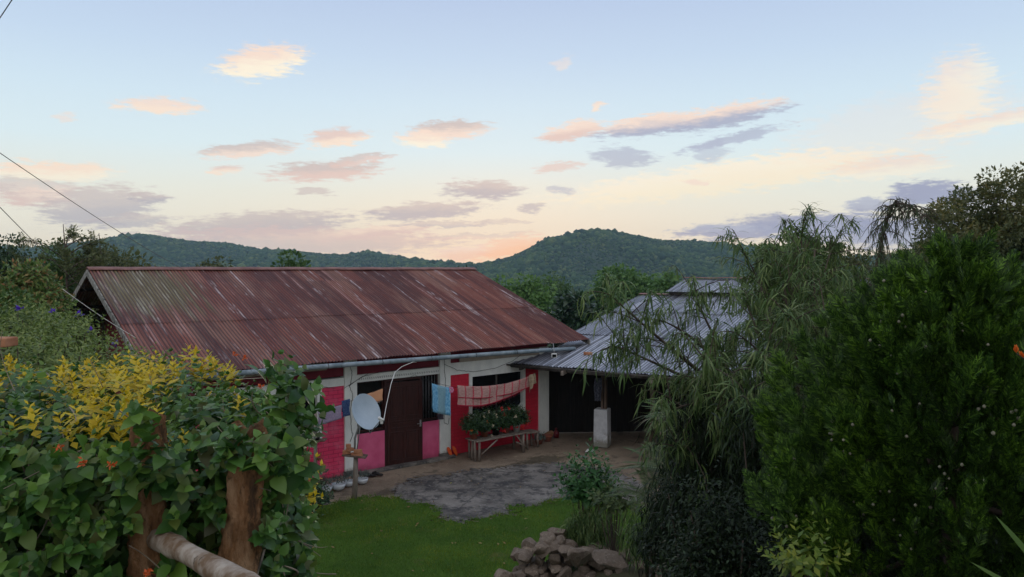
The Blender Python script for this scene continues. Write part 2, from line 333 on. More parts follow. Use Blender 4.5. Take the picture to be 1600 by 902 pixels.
def plaster(t):
    s = t.node('ShaderNodeSeparateXYZ'); t.l.new(t.obj, s.inputs[0])
    c = t.ramp(t.noise(t.obj, 1.8, 5, .6), [(.35, (.60, .085, .20)), (.65, (.72, .15, .29))])
    c = t.mix(t.m('MULTIPLY', t.sm(t.m('ADD', s.outputs[2], t.m('MULTIPLY', t.noise(t.obj, 4, 4, .6), .3)), .35, .12), .6), c, (.26, .05, .08))
    setp(t, c, .75); bump(t, t.noise(t.obj, 25, 4, .6), .25, .006)
M_PLAST = mat('pink_plaster', plaster)
def white(t):
    s = t.node('ShaderNodeSeparateXYZ'); t.l.new(t.obj, s.inputs[0])
    c = t.ramp(t.noise(t.map(t.obj, (1, 1, .5)), 4, 6, .65), [(.3, (.66, .70, .68)), (.6, (.82, .86, .82))])
    c = t.mix(t.m('MULTIPLY', t.sm(t.m('ADD', s.outputs[2], t.m('MULTIPLY', t.noise(t.obj, 5, 5, .7), .45)), .42, .2), .8), c, (.20, .17, .13))
    setp(t, c, .7); bump(t, t.noise(t.obj, 20, 4, .6), .25, .006)
M_WHITE = mat('old_white_paint', white)
M_DRED = worn('dark_red_board', (.13, .012, .022), (.2, .02, .035), 3, .7)
M_CREAM = worn('faded_cream_board', (.30, .26, .21), (.42, .38, .31), 3, .8)
M_BARGE = worn('grey_weathered_board', (.16, .155, .14), (.36, .35, .32), 7, .85, (1, 1, 1), .5, .01, spots=(9, (.05, .05, .045), .55))
M_CAP = worn('rusty_ridge_sheet', (.16, .075, .065), (.27, .14, .12), 5, .7)
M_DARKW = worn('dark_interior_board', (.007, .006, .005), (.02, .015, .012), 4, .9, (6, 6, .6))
M_DOOR = worn('dark_brown_door', (.028, .009, .008), (.055, .016, .013), 5, .5, (4, 4, .6))
M_GUT = worn('blue_grey_zinc', (.13, .18, .21), (.27, .33, .37), 5, .5, spots=(9, (.10, .12, .13), .58))
M_WOOD = worn('weathered_grey_wood', (.14, .115, .095), (.30, .26, .22), 8, .85, (1, 1, .3), .5, .01)
M_WOODB = worn('brown_pole_wood', (.07, .05, .038), (.17, .12, .09), 8, .85, (1, 1, .2), .5, .01)
M_BEAM = worn('sooty_timber', (.035, .03, .027), (.10, .09, .08), 6, .85)
M_GLASS = mat('dark_window_glass', lambda t: setp(t, (.006, .007, .008), .12, 0, .25))
M_METAL = worn('dull_steel', (.25, .26, .27), (.36, .37, .38), 6, .45, metal=.5)
M_DISH = worn('pale_blue_grey_enamel', (.36, .45, .53), (.44, .53, .61), 3, .45, spots=(60, (.12, .13, .14), .70))
M_PLASTW = mat('white_plastic', lambda t: setp(t, (.62, .64, .62), .45))
M_WIREW = mat('white_cable', lambda t: setp(t, (.68, .68, .64), .5))
M_WIREB = mat('black_cable', lambda t: setp(t, (.02, .02, .022), .5))
M_CLAY = worn('terracotta', (.24, .075, .045), (.34, .12, .075), 8, .8)
M_BRK = worn('orange_clay_brick', (.30, .12, .06), (.46, .22, .12), 9, .85)
M_ENAM = worn('white_bowl_enamel', (.55, .62, .68), (.7, .76, .8), 5, .4, spots=(30, (.15, .14, .12), .68))
M_GTUB = mat('dark_green_tub', lambda t: setp(t, (.03, .07, .055), .45))
M_ORANGE = mat('orange_rubber', lambda t: setp(t, (.70, .11, .025), .55))
M_BLACK = mat('black_rubber', lambda t: setp(t, (.012, .011, .011), .5))
M_REDP = mat('dark_red_plastic', lambda t: setp(t, (.13, .012, .016), .4))
M_BARK = worn('brown_bark', (.05, .038, .03), (.13, .10, .08), 9, .9, (1, 1, .3), .6, .02)
M_BARKG = worn('dry_grey_twig', (.16, .13, .10), (.34, .28, .21), 9, .85)
def lawnm(t):
    c = t.ramp(t.noise(t.obj, 1.1, 5, .65), [(.35, (.040, .095, .010)), (.65, (.072, .145, .018))])
    c = t.mix(t.m('MULTIPLY', t.sm(t.noise(t.obj, 14, 4, .7), .52, .7), .5), c, (.02, .05, .01))
    c = t.mix(t.m('MULTIPLY', t.sm(t.noise(t.obj, 1.3, 6, .75), .57, .67), .6), c, (.13, .12, .05))
    setp(t, c, .9, 0, .1); bump(t, t.noise(t.obj, 60, 4, .7), 1, .03)
M_LAWN = mat('lawn_soil_and_turf', lawnm)
M_BLADE = leafmat('grass_blade', [(.033, .085, .008), (.062, .145, .014), (.10, .20, .024), (.16, .21, .05)], .6, .3, (1.1, (1.7, 1.25, .7)))
def dirt(t):
    big = t.noise(t.obj, .45, 5, .6)
    c = t.ramp(big, [(.36, (.20, .155, .115)), (.64, (.34, .275, .20))])
    c = t.mix(t.m('MULTIPLY', t.sm(t.noise(t.obj, 1.9, 6, .7), .52, .66), .75), c, (.10, .085, .065))
    c = t.mix(t.m('MULTIPLY', t.sm(t.noise(t.obj, 7, 6, .75), .56, .7), .5), c, (.46, .38, .28))
    c = t.mix(t.m('MULTIPLY', t.sm(t.noise(t.obj, 26, 4, .75), .55, .68), .45), c, (.06, .045, .035))
    # damp dark stains on the yard
    for (gx0, gy0, ra, rb) in ((G(668, 748)[0], G(668, 748)[1], .75, .33), (G(850, 718)[0], G(850, 718)[1], .85, .42), (G(790, 730)[0], G(790, 730)[1], 1.0, .22), (G(610, 768)[0], G(610, 768)[1], .5, .3)):
        mp = t.node('ShaderNodeMapping', vector_type='TEXTURE'); t.l.new(t.obj, mp.inputs[0]); mp.inputs['Location'].default_value = (gx0, gy0, 0); mp.inputs['Rotation'].default_value = (0, 0, .6); mp.inputs['Scale'].default_value = (ra, rb, 10)
        ln = t.node('ShaderNodeVectorMath', operation='LENGTH'); t.l.new(mp.outputs[0], ln.inputs[0])
        c = t.mix(t.m('MULTIPLY', t.sm(t.m('ADD', ln.outputs['Value'], t.m('MULTIPLY', t.m('SUBTRACT', t.noise(t.obj, 5, 6, .75), .5), 2.6)), 1.1, .5), .75), c, (.055, .05, .035))
    # greener away from the trodden yard
    s = t.node('ShaderNodeSeparateXYZ'); t.l.new(t.obj, s.inputs[0])
    edge = t.m('MULTIPLY', t.m('SUBTRACT', t.noise(t.obj, .5, 5, .7), .5), 6.0)
    far = t.m('MAXIMUM', t.m('MAXIMUM', t.sm(t.m('ADD', s.outputs[1], edge), 25.0, 28.0), t.m('MAXIMUM', t.sm(t.m('ADD', s.outputs[0], edge), 8.0, 9.5), t.sm(t.m('SUBTRACT', s.outputs[0], edge), -7.5, -9.0))), t.sm(s.outputs[1], 9.5, 8.0))
    c = t.mix(far, c, (.03, .05, .015))
    setp(t, c, .9, 0, .15); bump(t, t.noise(t.obj, 22, 6, .75), .9, .03)
M_DIRT = mat('bare_earth', dirt)
def conc(t):
    c = t.ramp(t.noise(t.obj, .9, 6, .7), [(.36, (.06, .055, .05)), (.64, (.215, .20, .18))])
    c = t.mix(t.m('MULTIPLY', t.sm(t.noise(t.obj, 2.6, 6, .75), .47, .6), .85), c, (.035, .035, .037))
    c = t.mix(t.m('MULTIPLY', t.sm(t.noise(t.obj, 9, 5, .75), .56, .66), .6), c, (.30, .285, .27))
    vr = t.node('ShaderNodeTexVoronoi', feature='DISTANCE_TO_EDGE'); t.l.new(t.obj, vr.inputs[0]); vr.inputs['Scale'].default_value = .5
    c = t.mix(t.m('MULTIPLY', t.sm(t.m('ADD', vr.outputs[0], t.m('MULTIPLY', t.m('SUBTRACT', t.noise(t.obj, 3, 5, .7), .5), .12)), .012, .0), .6), c, (.04, .04, .035))
    setp(t, c, .75, 0, .3); bump(t, t.noise(t.obj, 18, 6, .75), .7, .02)
M_CONC = mat('stained_old_concrete', conc)
def stone(t):
    ri = t.node('ShaderNodeObjectInfo').outputs['Random']
    c = t.ramp(t.noise(t.obj, 6, 6, .7), [(.35, (.12, .09, .068)), (.65, (.29, .23, .175))])
    c = t.mix(t.m('MULTIPLY', ri, .6), c, (.15, .12, .095))
    c = t.mix(t.m('MULTIPLY', t.sm(t.noise(t.obj, 14, 5, .7), .56, .66), .6), c, (.07, .065, .05))
    c = t.mix(t.m('MULTIPLY', t.sm(t.noise(t.obj, 40, 5, .75), .52, .7), .45), c, (.5, .43, .35))
    setp(t, c, .9, 0, .2); bump(t, t.noise(t.obj, 30, 8, .75), .8, .012)
M_STONE = mat('rough_brown_stone', stone)

# ------------------------------------------------------------------ setting: ground, lawn, slab
def sstep(x, a, b):
    t = np.clip((x - a) / (b - a), 0, 1); return t * t * (3 - 2 * t)
def ground_h(x, y):
    x = np.asarray(x, float); y = np.asarray(y, float)
    left = 3.05 * (1 - sstep(y, 2.4, 9.2))
    rt = 1.15 + 1.9 * (1 - sstep(y, 2.4, 5.5)); rt = rt * (1 - sstep(y, 8.9, 9.8))
    k = sstep(x, .1, .9); z = left * (1 - k) + rt * k
    z = z - 9 * sstep(y, 40, 160) - 16 * sstep(y, 160, 800)
    return z
def axis(lo, hi, pts):
    a = [np.linspace(p, q, n, endpoint=False) for p, q, n in pts]; return np.concatenate(a + [[hi]])
xs = axis(0, 4000, [(-4000, -60, 30), (-60, -12, 24), (-12, 14, 104), (14, 60, 23), (60, 4000, 30)])
ys = axis(0, 5000, [(-60, -2, 12), (-2, 12, 84), (12, 40, 42), (40, 200, 40), (200, 5000, 40)])
gx, gy = np.meshgrid(xs, ys); gz = ground_h(gx, gy)
near = (gy < 38) & (np.abs(gx) < 30)
gz = gz + np.where(near, .012 * np.sin(gx * 3.1 + np.sin(gy * 2.3)) * np.cos(gy * 2.7), 0) - np.where(near, .012, 0)
nx = len(xs); ny = len(ys); idx = np.arange(nx * ny).reshape(ny, nx)
q = np.stack([idx[:-1, :-1], idx[:-1, 1:], idx[1:, 1:], idx[1:, :-1]], -1).reshape(-1, 4)
me = rawmesh('ground', np.stack([gx, gy, gz], -1).reshape(-1, 3), q.ravel(), np.full(len(q), 4), M_DIRT, True)
gr = bpy.data.objects.new('ground', me); COL.objects.link(gr); tag(gr, kind='structure')
def inpoly(pts, poly):
    x, y = pts[:, 0], pts[:, 1]; c = np.zeros(len(x), bool); n = len(poly)
    for i in range(n):
        x1, y1 = poly[i][:2]; x2, y2 = poly[i - 1][:2]
        k = ((y1 > y) != (y2 > y)) & (x < (x2 - x1) * (y - y1) / (y2 - y1 + 1e-12) + x1); c ^= k
    return c
def patch(name, outline, z, m, wob=.12, sub=6):
    pts = []
    n = len(outline)
    for i in range(n):
        a = np.array(outline[i][:2]); b = np.array(outline[(i + 1) % n][:2]); k = max(2, int(np.linalg.norm(b - a) / .07))
        for j in range(k):
            p = a + (b - a) * j / k; q = p * 2.1; p = p + wob * 1.2 * np.array([sin(q[0] * 2.3 + 3 * sin(q[1])) + .6 * sin(q[1] * 5.1 + q[0] * 3), sin(q[1] * 2.7 + 2 * sin(q[0] * 1.3)) + .6 * sin(q[0] * 6.1)]); pts.append((*(p + rng.normal(0, wob * .12, 2)), z))
    pp = np.array(pts); st = .05; gx_, gy2 = np.meshgrid(np.arange(pp[:, 0].min(), pp[:, 0].max(), st), np.arange(pp[:, 1].min(), pp[:, 1].max(), st))
    cx_, cy_ = gx_.ravel() + st / 2, gy2.ravel() + st / 2; jit_ = rng.normal(0, .05, (len(cx_), 2)) + .07 * np.stack([np.sin(cx_ * 17 + 4 * np.sin(cy_ * 9)), np.sin(cy_ * 21 + 4 * np.sin(cx_ * 8))], 1)
    ins = inpoly(np.stack([cx_, cy_], 1) + jit_, pp).reshape(gx_.shape)[:-1, :-1]; ii = np.arange(gx_.size).reshape(gx_.shape)
    qq = np.stack([ii[:-1, :-1], ii[:-1, 1:], ii[1:, 1:], ii[1:, :-1]], -1)[ins]; us, inv = np.unique(qq, return_inverse=True)
    vv = np.stack([gx_.ravel()[us], gy2.ravel()[us], np.full(len(us), z)], 1); me = rawmesh(name, vv, inv.ravel(), np.full(len(qq), 4), m, True); o = bpy.data.objects.new(name, me); COL.objects.link(o); tag(o, kind='structure'); return np.array(pts)
def g2(px, py): return G(px, py)[:2]
slab = [g2(*p) for p in [(608, 762), (640, 748), (700, 742), (780, 731), (880, 724), (960, 735), (1010, 760), (1000, 790), (905, 772), (850, 785), (800, 800), (745, 812), (712, 822), (690, 808), (640, 790)]]
patch('concrete_yard', slab, .012, M_CONC, .10)
lawn = [g2(*p) for p in [(430, 800), (500, 792), (560, 783), (620, 778), (655, 790), (690, 806), (712, 822), (745, 814), (800, 801), (860, 783), (905, 772), (1010, 790)]] + [np.array([3.5, 9.9]), np.array([-9, 9.6])]
lawn[-2:] = [np.array([3.6, 9.4]), np.array([-6.5, 9.4])]
lp = patch('lawn', lawn, .024, M_LAWN, .10)
# ------------------------------------------------------------------ leaves
def norm(a): return a / (np.linalg.norm(a, axis=-1, keepdims=True) + 1e-9)
T_BROAD = (np.array([(0, 0, 0), (-.27, .06, .05), (0, .12, 0), (.27, .06, .05), (-.39, .34, .07), (0, .38, -.01), (.39, .34, .07), (-.27, .66, .02), (0, .70, -.05), (.27, .66, .02), (0, 1, -.17)]),
           [(0, 2, 1), (0, 3, 2), (1, 2, 5, 4), (2, 3, 6, 5), (4, 5, 8, 7), (5, 6, 9, 8), (7, 8, 10), (8, 9, 10)])
T_OVAL = (np.array([(0, 0, 0), (.24, .45, .05), (0, 1, -.04), (-.24, .45, .05), (0, .45, 0)]), [(0, 1, 4), (1, 2, 4), (2, 3, 4), (3, 0, 4)])
T_TRI = (np.array([(0, 0, 0), (.3, .5, .06), (0, 1, 0), (-.3, .5, .06)]), [(0, 1, 2), (0, 2, 3)])
T_BLADE = (np.array([(-.06, 0, 0), (.06, 0, 0), (0, 1, .25)]), [(0, 1, 2)])
def strapT(wd=.045, droop=.5, n=4):
    V = []; F_ = []
    for i in range(n + 1):
        t = i / n; y = t * (1 - .25 * droop * t); z = -droop * t * t; ww = wd * (1 - t) ** .5 if i else wd * .6
        V += [(-ww, y, z), (ww, y, z)]
    for i in range(n): F_.append((2 * i, 2 * i + 1, 2 * i + 3, 2 * i + 2))
    return np.array(V), F_
T_STRAP = strapT(.04, .6); T_LONG = strapT(.03, 1.0, 5)
def sprayT():
    V = []; F_ = []
    def sliver(a, b, wd):
        a = np.array(a, float); b = np.array(b, float); d = b - a; s_ = np.array([d[1], -d[0], 0]); s_ = s_ / np.linalg.norm(s_) * wd; m = a + d * .55; k = len(V)
        V.extend([a, m + s_, b, m - s_]); F_.append((k, k + 1, k + 2, k + 3))
    sliver((0, 0, 0), (0, 1, 0), .032)
    for i, y in enumerate((.12, .24, .36, .48, .60, .72, .84)):
        ln = .46 * (1 - y * .75)
        for sg in (-1, 1): sliver((0, y - .02 * sg, 0), (sg * ln * .62, y + ln * .85, .05 * (i % 2)), .036)
    return np.array(V), F_
T_SPRAY = sprayT()
def featherT(n=9, wd=.035, ln=.28):
    V = []; F_ = []
    def q(a, b, w_):
        a = np.array(a, float); b = np.array(b, float); d = b - a; s_ = np.cross(d, (0, 0, 1)); s_ = s_ / np.linalg.norm(s_) * w_; k = len(V); m = a + d * .5
        V.extend([a, m + s_, b, m - s_]); F_.append((k, k + 1, k + 2, k + 3))
    pz = lambda t: -.35 * t * t
    for i in range(5): q((0, i / 5, pz(i / 5)), (0, (i + 1) / 5, pz((i + 1) / 5)), .012)
    for i in range(n):
        t = .12 + .86 * i / n
        for sg in (-1, 1): q((0, t, pz(t)), (sg * ln * (1 - .5 * t), t + ln * .55, pz(t) - .08), wd)
    return np.array(V), F_
T_FEATH = featherT()
def leaves(name, T, pos, dr, nm, size, m, parent=None, jit=.0, kind=None, local=False):
    Tv, Tf = T; pos = np.asarray(pos, float); n = len(pos)
    y = norm(np.asarray(dr, float)); nm = np.asarray(nm, float)
    if jit: y = norm(y + rng.normal(0, jit, (n, 3))); nm = nm + rng.normal(0, jit, (n, 3))
    x = norm(np.cross(y, nm)); z = np.cross(x, y); size = np.broadcast_to(np.asarray(size, float), (n,))
    V = pos[:, None, :] + size[:, None, None] * (Tv[None, :, 0:1] * x[:, None] + Tv[None, :, 1:2] * y[:, None] + Tv[None, :, 2:3] * z[:, None])
    V = V.reshape(-1, 3); fl = np.concatenate([np.array(f) for f in Tf]); tt = np.array([len(f) for f in Tf])
    lo = (np.arange(n)[:, None] * len(Tv) + fl[None]).ravel(); to = np.tile(tt, n)
    root = parent
    while root is not None and root not in TF: root = root.parent
    if root is not None: V = w2l(root, V)
    base = None
    if parent is None: base = np.array([(V[:, 0].min() + V[:, 0].max()) / 2, (V[:, 1].min() + V[:, 1].max()) / 2, V[:, 2].min()]); V = V - base
    me = rawmesh(name, V, lo, to, m, len(Tv) > 5 and T is T_BROAD)
    o = bpy.data.objects.new(name, me); COL.objects.link(o)
    if parent is not None: o.parent = parent
    else: o.location = base
    if kind: o['kind'] = kind
    return o
def rdir(n): return norm(rng.normal(0, 1, (n, 3)))
def shoots(b, t, nodes=4, gap=.03, size=.05, droop=.25, spread=1.0, alt=False):
    """leaf pairs along short stems; returns positions, directions, normals, sizes"""
    b = np.asarray(b, float); t = norm(np.asarray(t, float)); n = len(b)
    a = norm(np.cross(t, rdir(n))); c = np.cross(t, a); P_, D_, N_, S_ = [], [], [], []
    sz0 = np.broadcast_to(np.asarray(size, float), (n,)) * rng.uniform(.75, 1.2, n)
    for k in range(nodes):
        f = k / max(1, nodes - 1); s_ = a if k % 2 == 0 else c
        for sg in (-1, 1):
            d = norm(sg * s_ * spread + t * (.25 + .8 * f) + np.array([0, 0, -droop * (1 - f)]) + rng.normal(0, .18, (n, 3)))
            P_.append(b + t * gap * k); D_.append(d); N_.append(t + np.array([0, 0, .4]) + rng.normal(0, .15, (n, 3))); S_.append(sz0 * (1 - .55 * f))
    return np.concatenate(P_), np.concatenate(D_), np.concatenate(N_), np.concatenate(S_)
def clumpcrown(centers, cr, per, up=.3, out=.8):
    """leaf positions on/inside many small clumps"""
    centers = np.asarray(centers, float); n = len(centers); cr = np.broadcast_to(np.asarray(cr, float), (n,))
    d = rdir(n * per); r = np.repeat(cr, per) * rng.uniform(.35, 1.0, n * per) ** .6
    pos = np.repeat(centers, per, 0) + d * r[:, None] * np.array([1, 1, .75])
    dr = norm(d * out + rdir(n * per) * .7 + np.array([0, 0, up - .35])); nm = norm(d + np.array([0, 0, .8]) + rng.normal(0, .5, (n * per, 3)))
    return pos, dr, nm
def ellpts(c, r, n, lo=.6, bottom=-.75):
    d = rdir(n * 3); d = d[d[:, 2] > bottom][:n]; rr = rng.uniform(lo, 1.0, len(d))
    f = 1 + .22 * np.sin(d[:, 0] * 5 + c[0]) * np.cos(d[:, 2] * 6 + c[1]) + .12 * np.sin(d[:, 1] * 11 + d[:, 2] * 9)
    return np.asarray(c) + d * (rr * f)[:, None] * np.asarray(r)
def bez(a, b, c, n=12):
    t = np.linspace(0, 1, n)[:, None]; a, b, c = map(np.asarray, (a, b, c)); return (1 - t) ** 2 * a + 2 * t * (1 - t) * b + t * t * c
def tree(name, label, cat, base, top_z, cr, m_leaf, leaf=.2, clumps=60, per=60, crad=.4, T=T_OVAL, trunk_r=.12, group=None, flat=None, limbs=7, lo=.5, cz=None, jit=0, up=.3):
    """cr = crown radii (x, y, z)"""
    base = np.asarray(base, float); root = thing(name, label, cat, base, 0, group)
    c = np.array([base[0], base[1], top_z - cr[2]]) if cz is None else np.asarray(cz, float)
    cen = ellpts(c, np.array(cr) * .86, clumps, lo)
    mb = MB(); h = c[2] - base[2]
    fork = base + np.array([rng.normal(0, .03) * h, 0, h * .55])
    mb.tube(bez(base - np.array([0, 0, .2]), base + (fork - base) * .5 + [.02 * h, 0, 0], fork, 6), [trunk_r, trunk_r * .7], 7)
    for k in range(limbs):
        e = cen[k * len(cen) // limbs]; mb.tube(bez(fork - [0, 0, .1], fork * .5 + e * .5 + [0, 0, .12 * h], e, 7), [trunk_r * .55, trunk_r * .08], 5)
    mb.build('trunk', M_BARK, root)
    pos, dr, nm = clumpcrown(cen, crad * rng.uniform(.7, 1.25, len(cen)), per, up)
    leaves('crown', T, pos, dr, nm, leaf * rng.uniform(.7, 1.25, len(pos)), m_leaf, root, jit)
    return root
#STRUCTURE
# ------------------------------------------------------------------ red roofed house (local frame: x along the front wall, y into the house)
house = thing('house', 'long pink and white house under a rusty red corrugated iron roof', 'house', HO, HA)
EZ, RZ, ED, RD, SL, SR = 2.67, 4.65, -.6, 4.8, -2.85, 8.55
def corr(mb, fn, u0, u1, v0, v1, wave, amp, vr=None, nv=3, lift=0.0, wobble=.0):
    """corrugated sheet; fn(u, v) -> point, plus upward offset; uv in metres"""
    n = int((u1 - u0) / wave * 8); V = []; UV = []; F_ = []
    for i in range(n + 1):
        u = u0 + (u1 - u0) * i / n; a, b = vr(u) if vr else (v0, v1)
        for j in range(nv + 1):
            v = a + (b - a) * j / nv; p = np.array(fn(u, v), float)
            p[2] += amp * sin(2 * pi * u / wave) + lift + wobble * sin(u * 2.3 + v * 1.7) * sin(v * 2.1 + u * .7); V.append(p); UV.append((u, v))
    for i in range(n):
        for j in range(nv):
            k = i * (nv + 1) + j; F_.append((k, k + nv + 1, k + nv + 2, k + 1))
    mb.add(V, F_, True, UV)
SLEN = hypot(RD - ED, RZ - EZ); VS = 2.35
def rf(u, v): t = v / SLEN; return (SL + u, ED + (RD - ED) * t, EZ + (RZ - EZ) * t)
rng_e = np.random.default_rng(3); jag = rng_e.uniform(-.035, .02, 60)
mb = MB(); corr(mb, rf, 0, SR - SL, 0, VS + .1, .076, .013, vr=lambda u: (jag[int(u / .62)], VS + .1), wobble=.012)
corr(mb, rf, 0, SR - SL, VS + .012, SLEN, .076, .013, vr=lambda u: (VS + .03 + jag[int(u / .62) + 25], SLEN), lift=.010, wobble=.012)
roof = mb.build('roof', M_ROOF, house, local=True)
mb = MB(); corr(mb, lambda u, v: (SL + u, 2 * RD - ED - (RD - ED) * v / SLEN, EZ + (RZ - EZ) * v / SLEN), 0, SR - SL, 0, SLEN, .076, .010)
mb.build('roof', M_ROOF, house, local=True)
mb = MB()
for sg in (-1, 1): mb.grid(lambda a, b: (SL - .02 + (SR - SL + .04) * a, RD + sg * .2 * b, RZ + .045 - .2 * .367 * b + .004 * sin(a * 60)), 40, 2)
mb.build('ridge_cap', M_CAP, roof, local=True, solid=.006)
# barge boards on both rakes of both gable ends
for s0 in (SL - .03, SR - .0):
    for (d0, d1, z0, z1) in ((ED, RD, EZ, RZ), (2 * RD - ED, RD, EZ, RZ)):
        b = MB(); b.frame((s0, d0, z0 - .17), (.03, 0, 0), (0, d1 - d0, z1 - z0), (0, 0, .15)); b.build('barge_board', M_BARGE, house, local=True)
# rafters and purlins under the left overhang
for d in (-.35, .9, 2.2, 3.5, 4.7):
    b = MB(); z = EZ + (RZ - EZ) * (d - ED) / (RD - ED) - .1; b.box(SL + .02, SL + 1.0, d, d + .06, z, z + .07); b.build('purlin', M_DARKW, house, local=True)
for d in (6.1, 7.4, 8.7, 9.9):
    b = MB(); z = RZ - (RZ - EZ) * (d - RD) / (RD - ED) - .1; b.box(SL + .02, SL + 1.0, d, d + .06, z, z + .07); b.build('purlin', M_DARKW, house, local=True)
# gable wall, back and right walls, floor
GS = SL + 1.0
def prism(s0, s1): 
    d0, d1 = 0.16, 9.6; zr = lambda d: EZ + (RZ - EZ) * ((d - ED) if d < RD else (2 * RD - ED - d)) / (RD - ED) - .06
    pr = [(d0, 0), (d1, 0), (d1, zr(d1)), (RD, zr(RD)), (d0, zr(d0))]; m_ = MB()
    V = [(s0, d, z) for d, z in pr] + [(s1, d, z) for d, z in pr]; n = len(pr)
    return m_.add(V, [tuple(range(n))[::-1], tuple(range(n, 2 * n))] + [(i, (i + 1) % n, n + (i + 1) % n, n + i) for i in range(n)])
prism(GS, GS + .15).build('gable_wall', M_DRED, house, local=True)
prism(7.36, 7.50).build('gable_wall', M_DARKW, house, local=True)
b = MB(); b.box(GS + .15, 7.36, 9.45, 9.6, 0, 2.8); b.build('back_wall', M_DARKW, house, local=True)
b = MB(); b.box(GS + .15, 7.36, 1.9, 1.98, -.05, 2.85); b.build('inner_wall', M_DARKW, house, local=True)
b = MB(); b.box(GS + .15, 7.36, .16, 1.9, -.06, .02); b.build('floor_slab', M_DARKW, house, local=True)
b = MB(); b.box(GS - .03, GS, 1.1, 3.4, 2.42, 2.56); b.build('lintel', M_WHITE, house, local=True)
b = MB(); b.box(GS - .03, GS, 1.5, 3.0, 1.5, 2.40); b.build('window', M_GLASS, house, local=True)
# front wall left of the first pillar
for (a, c, z0, z1) in ((GS, 1.32, 0, .85), (.78, 1.32, .85, 2.03), (GS, -.72, .85, 2.03)):
    b = MB(); b.box(a, c, 0, .15, z0, z1); b.build('brick_wall', M_BRICK, house, local=True)
b = MB(); b.box(GS, 1.318, -.02, .15, 2.03, 2.21); b.build('lintel', M_WHITE, house, local=True)
b = MB(); b.box(GS, 7.5, .01, .15, 2.245, 2.82); b.build('upper_wall', M_DRED, house, local=True)
def window(s0, s1, z0, z1, fw, bars=0, mull=1, chamf=False, depth=.07):
    b = MB()
    b.box(s0 + .0, s0 + fw, -.025, depth, z0, z1); b.box(s1 - fw, s1, -.025, depth, z0, z1)
    b.box(s0 + fw, s1 - fw, -.022, depth, z0, z0 + fw); b.box(s0 + fw, s1 - fw, -.022, depth, z1 - fw, z1)
    if chamf: b.add([(s1 - fw, -.024, z0 + fw), (s1 - fw, -.024, z0 + fw + .14), (s1 - fw - .14, -.024, z0 + fw), (s1 - fw, .05, z0 + fw), (s1 - fw, .05, z0 + fw + .14), (s1 - fw - .14, .05, z0 + fw)], [(0, 1, 2), (3, 5, 4), (0, 2, 5, 3), (1, 4, 5, 2), (0, 3, 4, 1)])
    w_ = b.build('window', M_WHITE, house, local=True)
    p = MB(); p.box(s0 + fw, s1 - fw, depth + .01, depth + .018, z0 + fw, z1 - fw); p.build('pane', M_GLASS, w_, local=True)
    for k in range(1, mull + 1):
        q = MB(); x = s0 + (s1 - s0) * k / (mull + 1); q.box(x - .018, x + .018, depth - .03, depth + .006, z0 + fw, z1 - fw); q.build('mullion', M_BEAM, w_, local=True)
    for k in range(bars):
        q = MB(); x = s0 + fw + (s1 - s0 - 2 * fw) * (k + .5) / bars; q.tube([(x, depth - .03, z0 + fw), (x, depth - .03, z1 - fw)], .007, 6); q.build('bar', M_BEAM, w_, local=True)
window(-.72, .78, .85, 2.03, .11, 0, 2)
def pillar(s0, s1, z1):
    b = MB(); b.box(s0, s1, -.05, .16, 0, z1); b.build('pillar', M_WHITE, house, local=True, bevel=.008)
    b = MB(); b.box(s0 - .015, s1 + .015, -.065, .14, 0, .10); b.build('pillar_foot', M_CONC, house, local=True, bevel=.008)
pillar(1.32, 1.63, 2.78); pillar(3.89, 4.21, 2.78)
# bay with the door
l_ = MB(); l_.box(1.632, 3.888, -.03, .15, 2.07, 2.24); lint = l_.build('lintel', M_WHITE, house, local=True)
b = MB()
for k in range(44):
    x = 1.68 + k * .05; b.frame((x, -.036, 2.12), (.018, 0, .045), (0, .006, 0), (.014, 0, -.004))
b.build('moulding', M_METAL, lint, local=True)
for (a, c, z1) in ((1.632, 2.36, .88), (3.38, 3.888, .93)):
    b = MB(); b.box(a, c, .0, .15, 0, z1); b.build('low_wall', M_PLAST, house, local=True)
    b = MB(); b.box(a, c, .0, .165, z1 + .001, z1 + .03); b.build('sill', M_DARKW, house, local=True)
def darkwin(s0, s1, z0, z1, bars):
    b = MB(); fw = .035
    b.box(s0, s0 + fw, .05, .1, z0, z1); b.box(s1 - fw, s1, .05, .1, z0, z1); b.box(s0 + fw, s1 - fw, .05, .1, z1 - fw, z1); b.box(s0 + fw, s1 - fw, .05, .1, z0, z0 + fw)
    w_ = b.build('window', M_DOOR, house, local=True)
    q = MB(); q.box(s0 + fw, s1 - fw, .085, .09, z0 + fw, z1 - fw); q.build('pane', M_GLASS, w_, local=True)
    for k in range(bars):
        x = s0 + (s1 - s0) * (k + 1) / (bars + 1); q = MB(); q.tube([(x, .06, z0 + fw), (x, .06, z1 - fw)], .006, 6); q.build('bar', M_METAL, w_, local=True)
darkwin(1.632, 2.36, .91, 2.07, 0); darkwin(3.38, 3.888, .96, 2.07, 5)
b = MB(); b.box(2.36, 2.42, .0, .12, 0, 2.068); b.box(3.33, 3.38, .0, .12, 0, 2.068); b.box(2.42, 3.33, .0, .12, 2.0, 2.068); b.build('door_frame', M_DOOR, house, local=True)
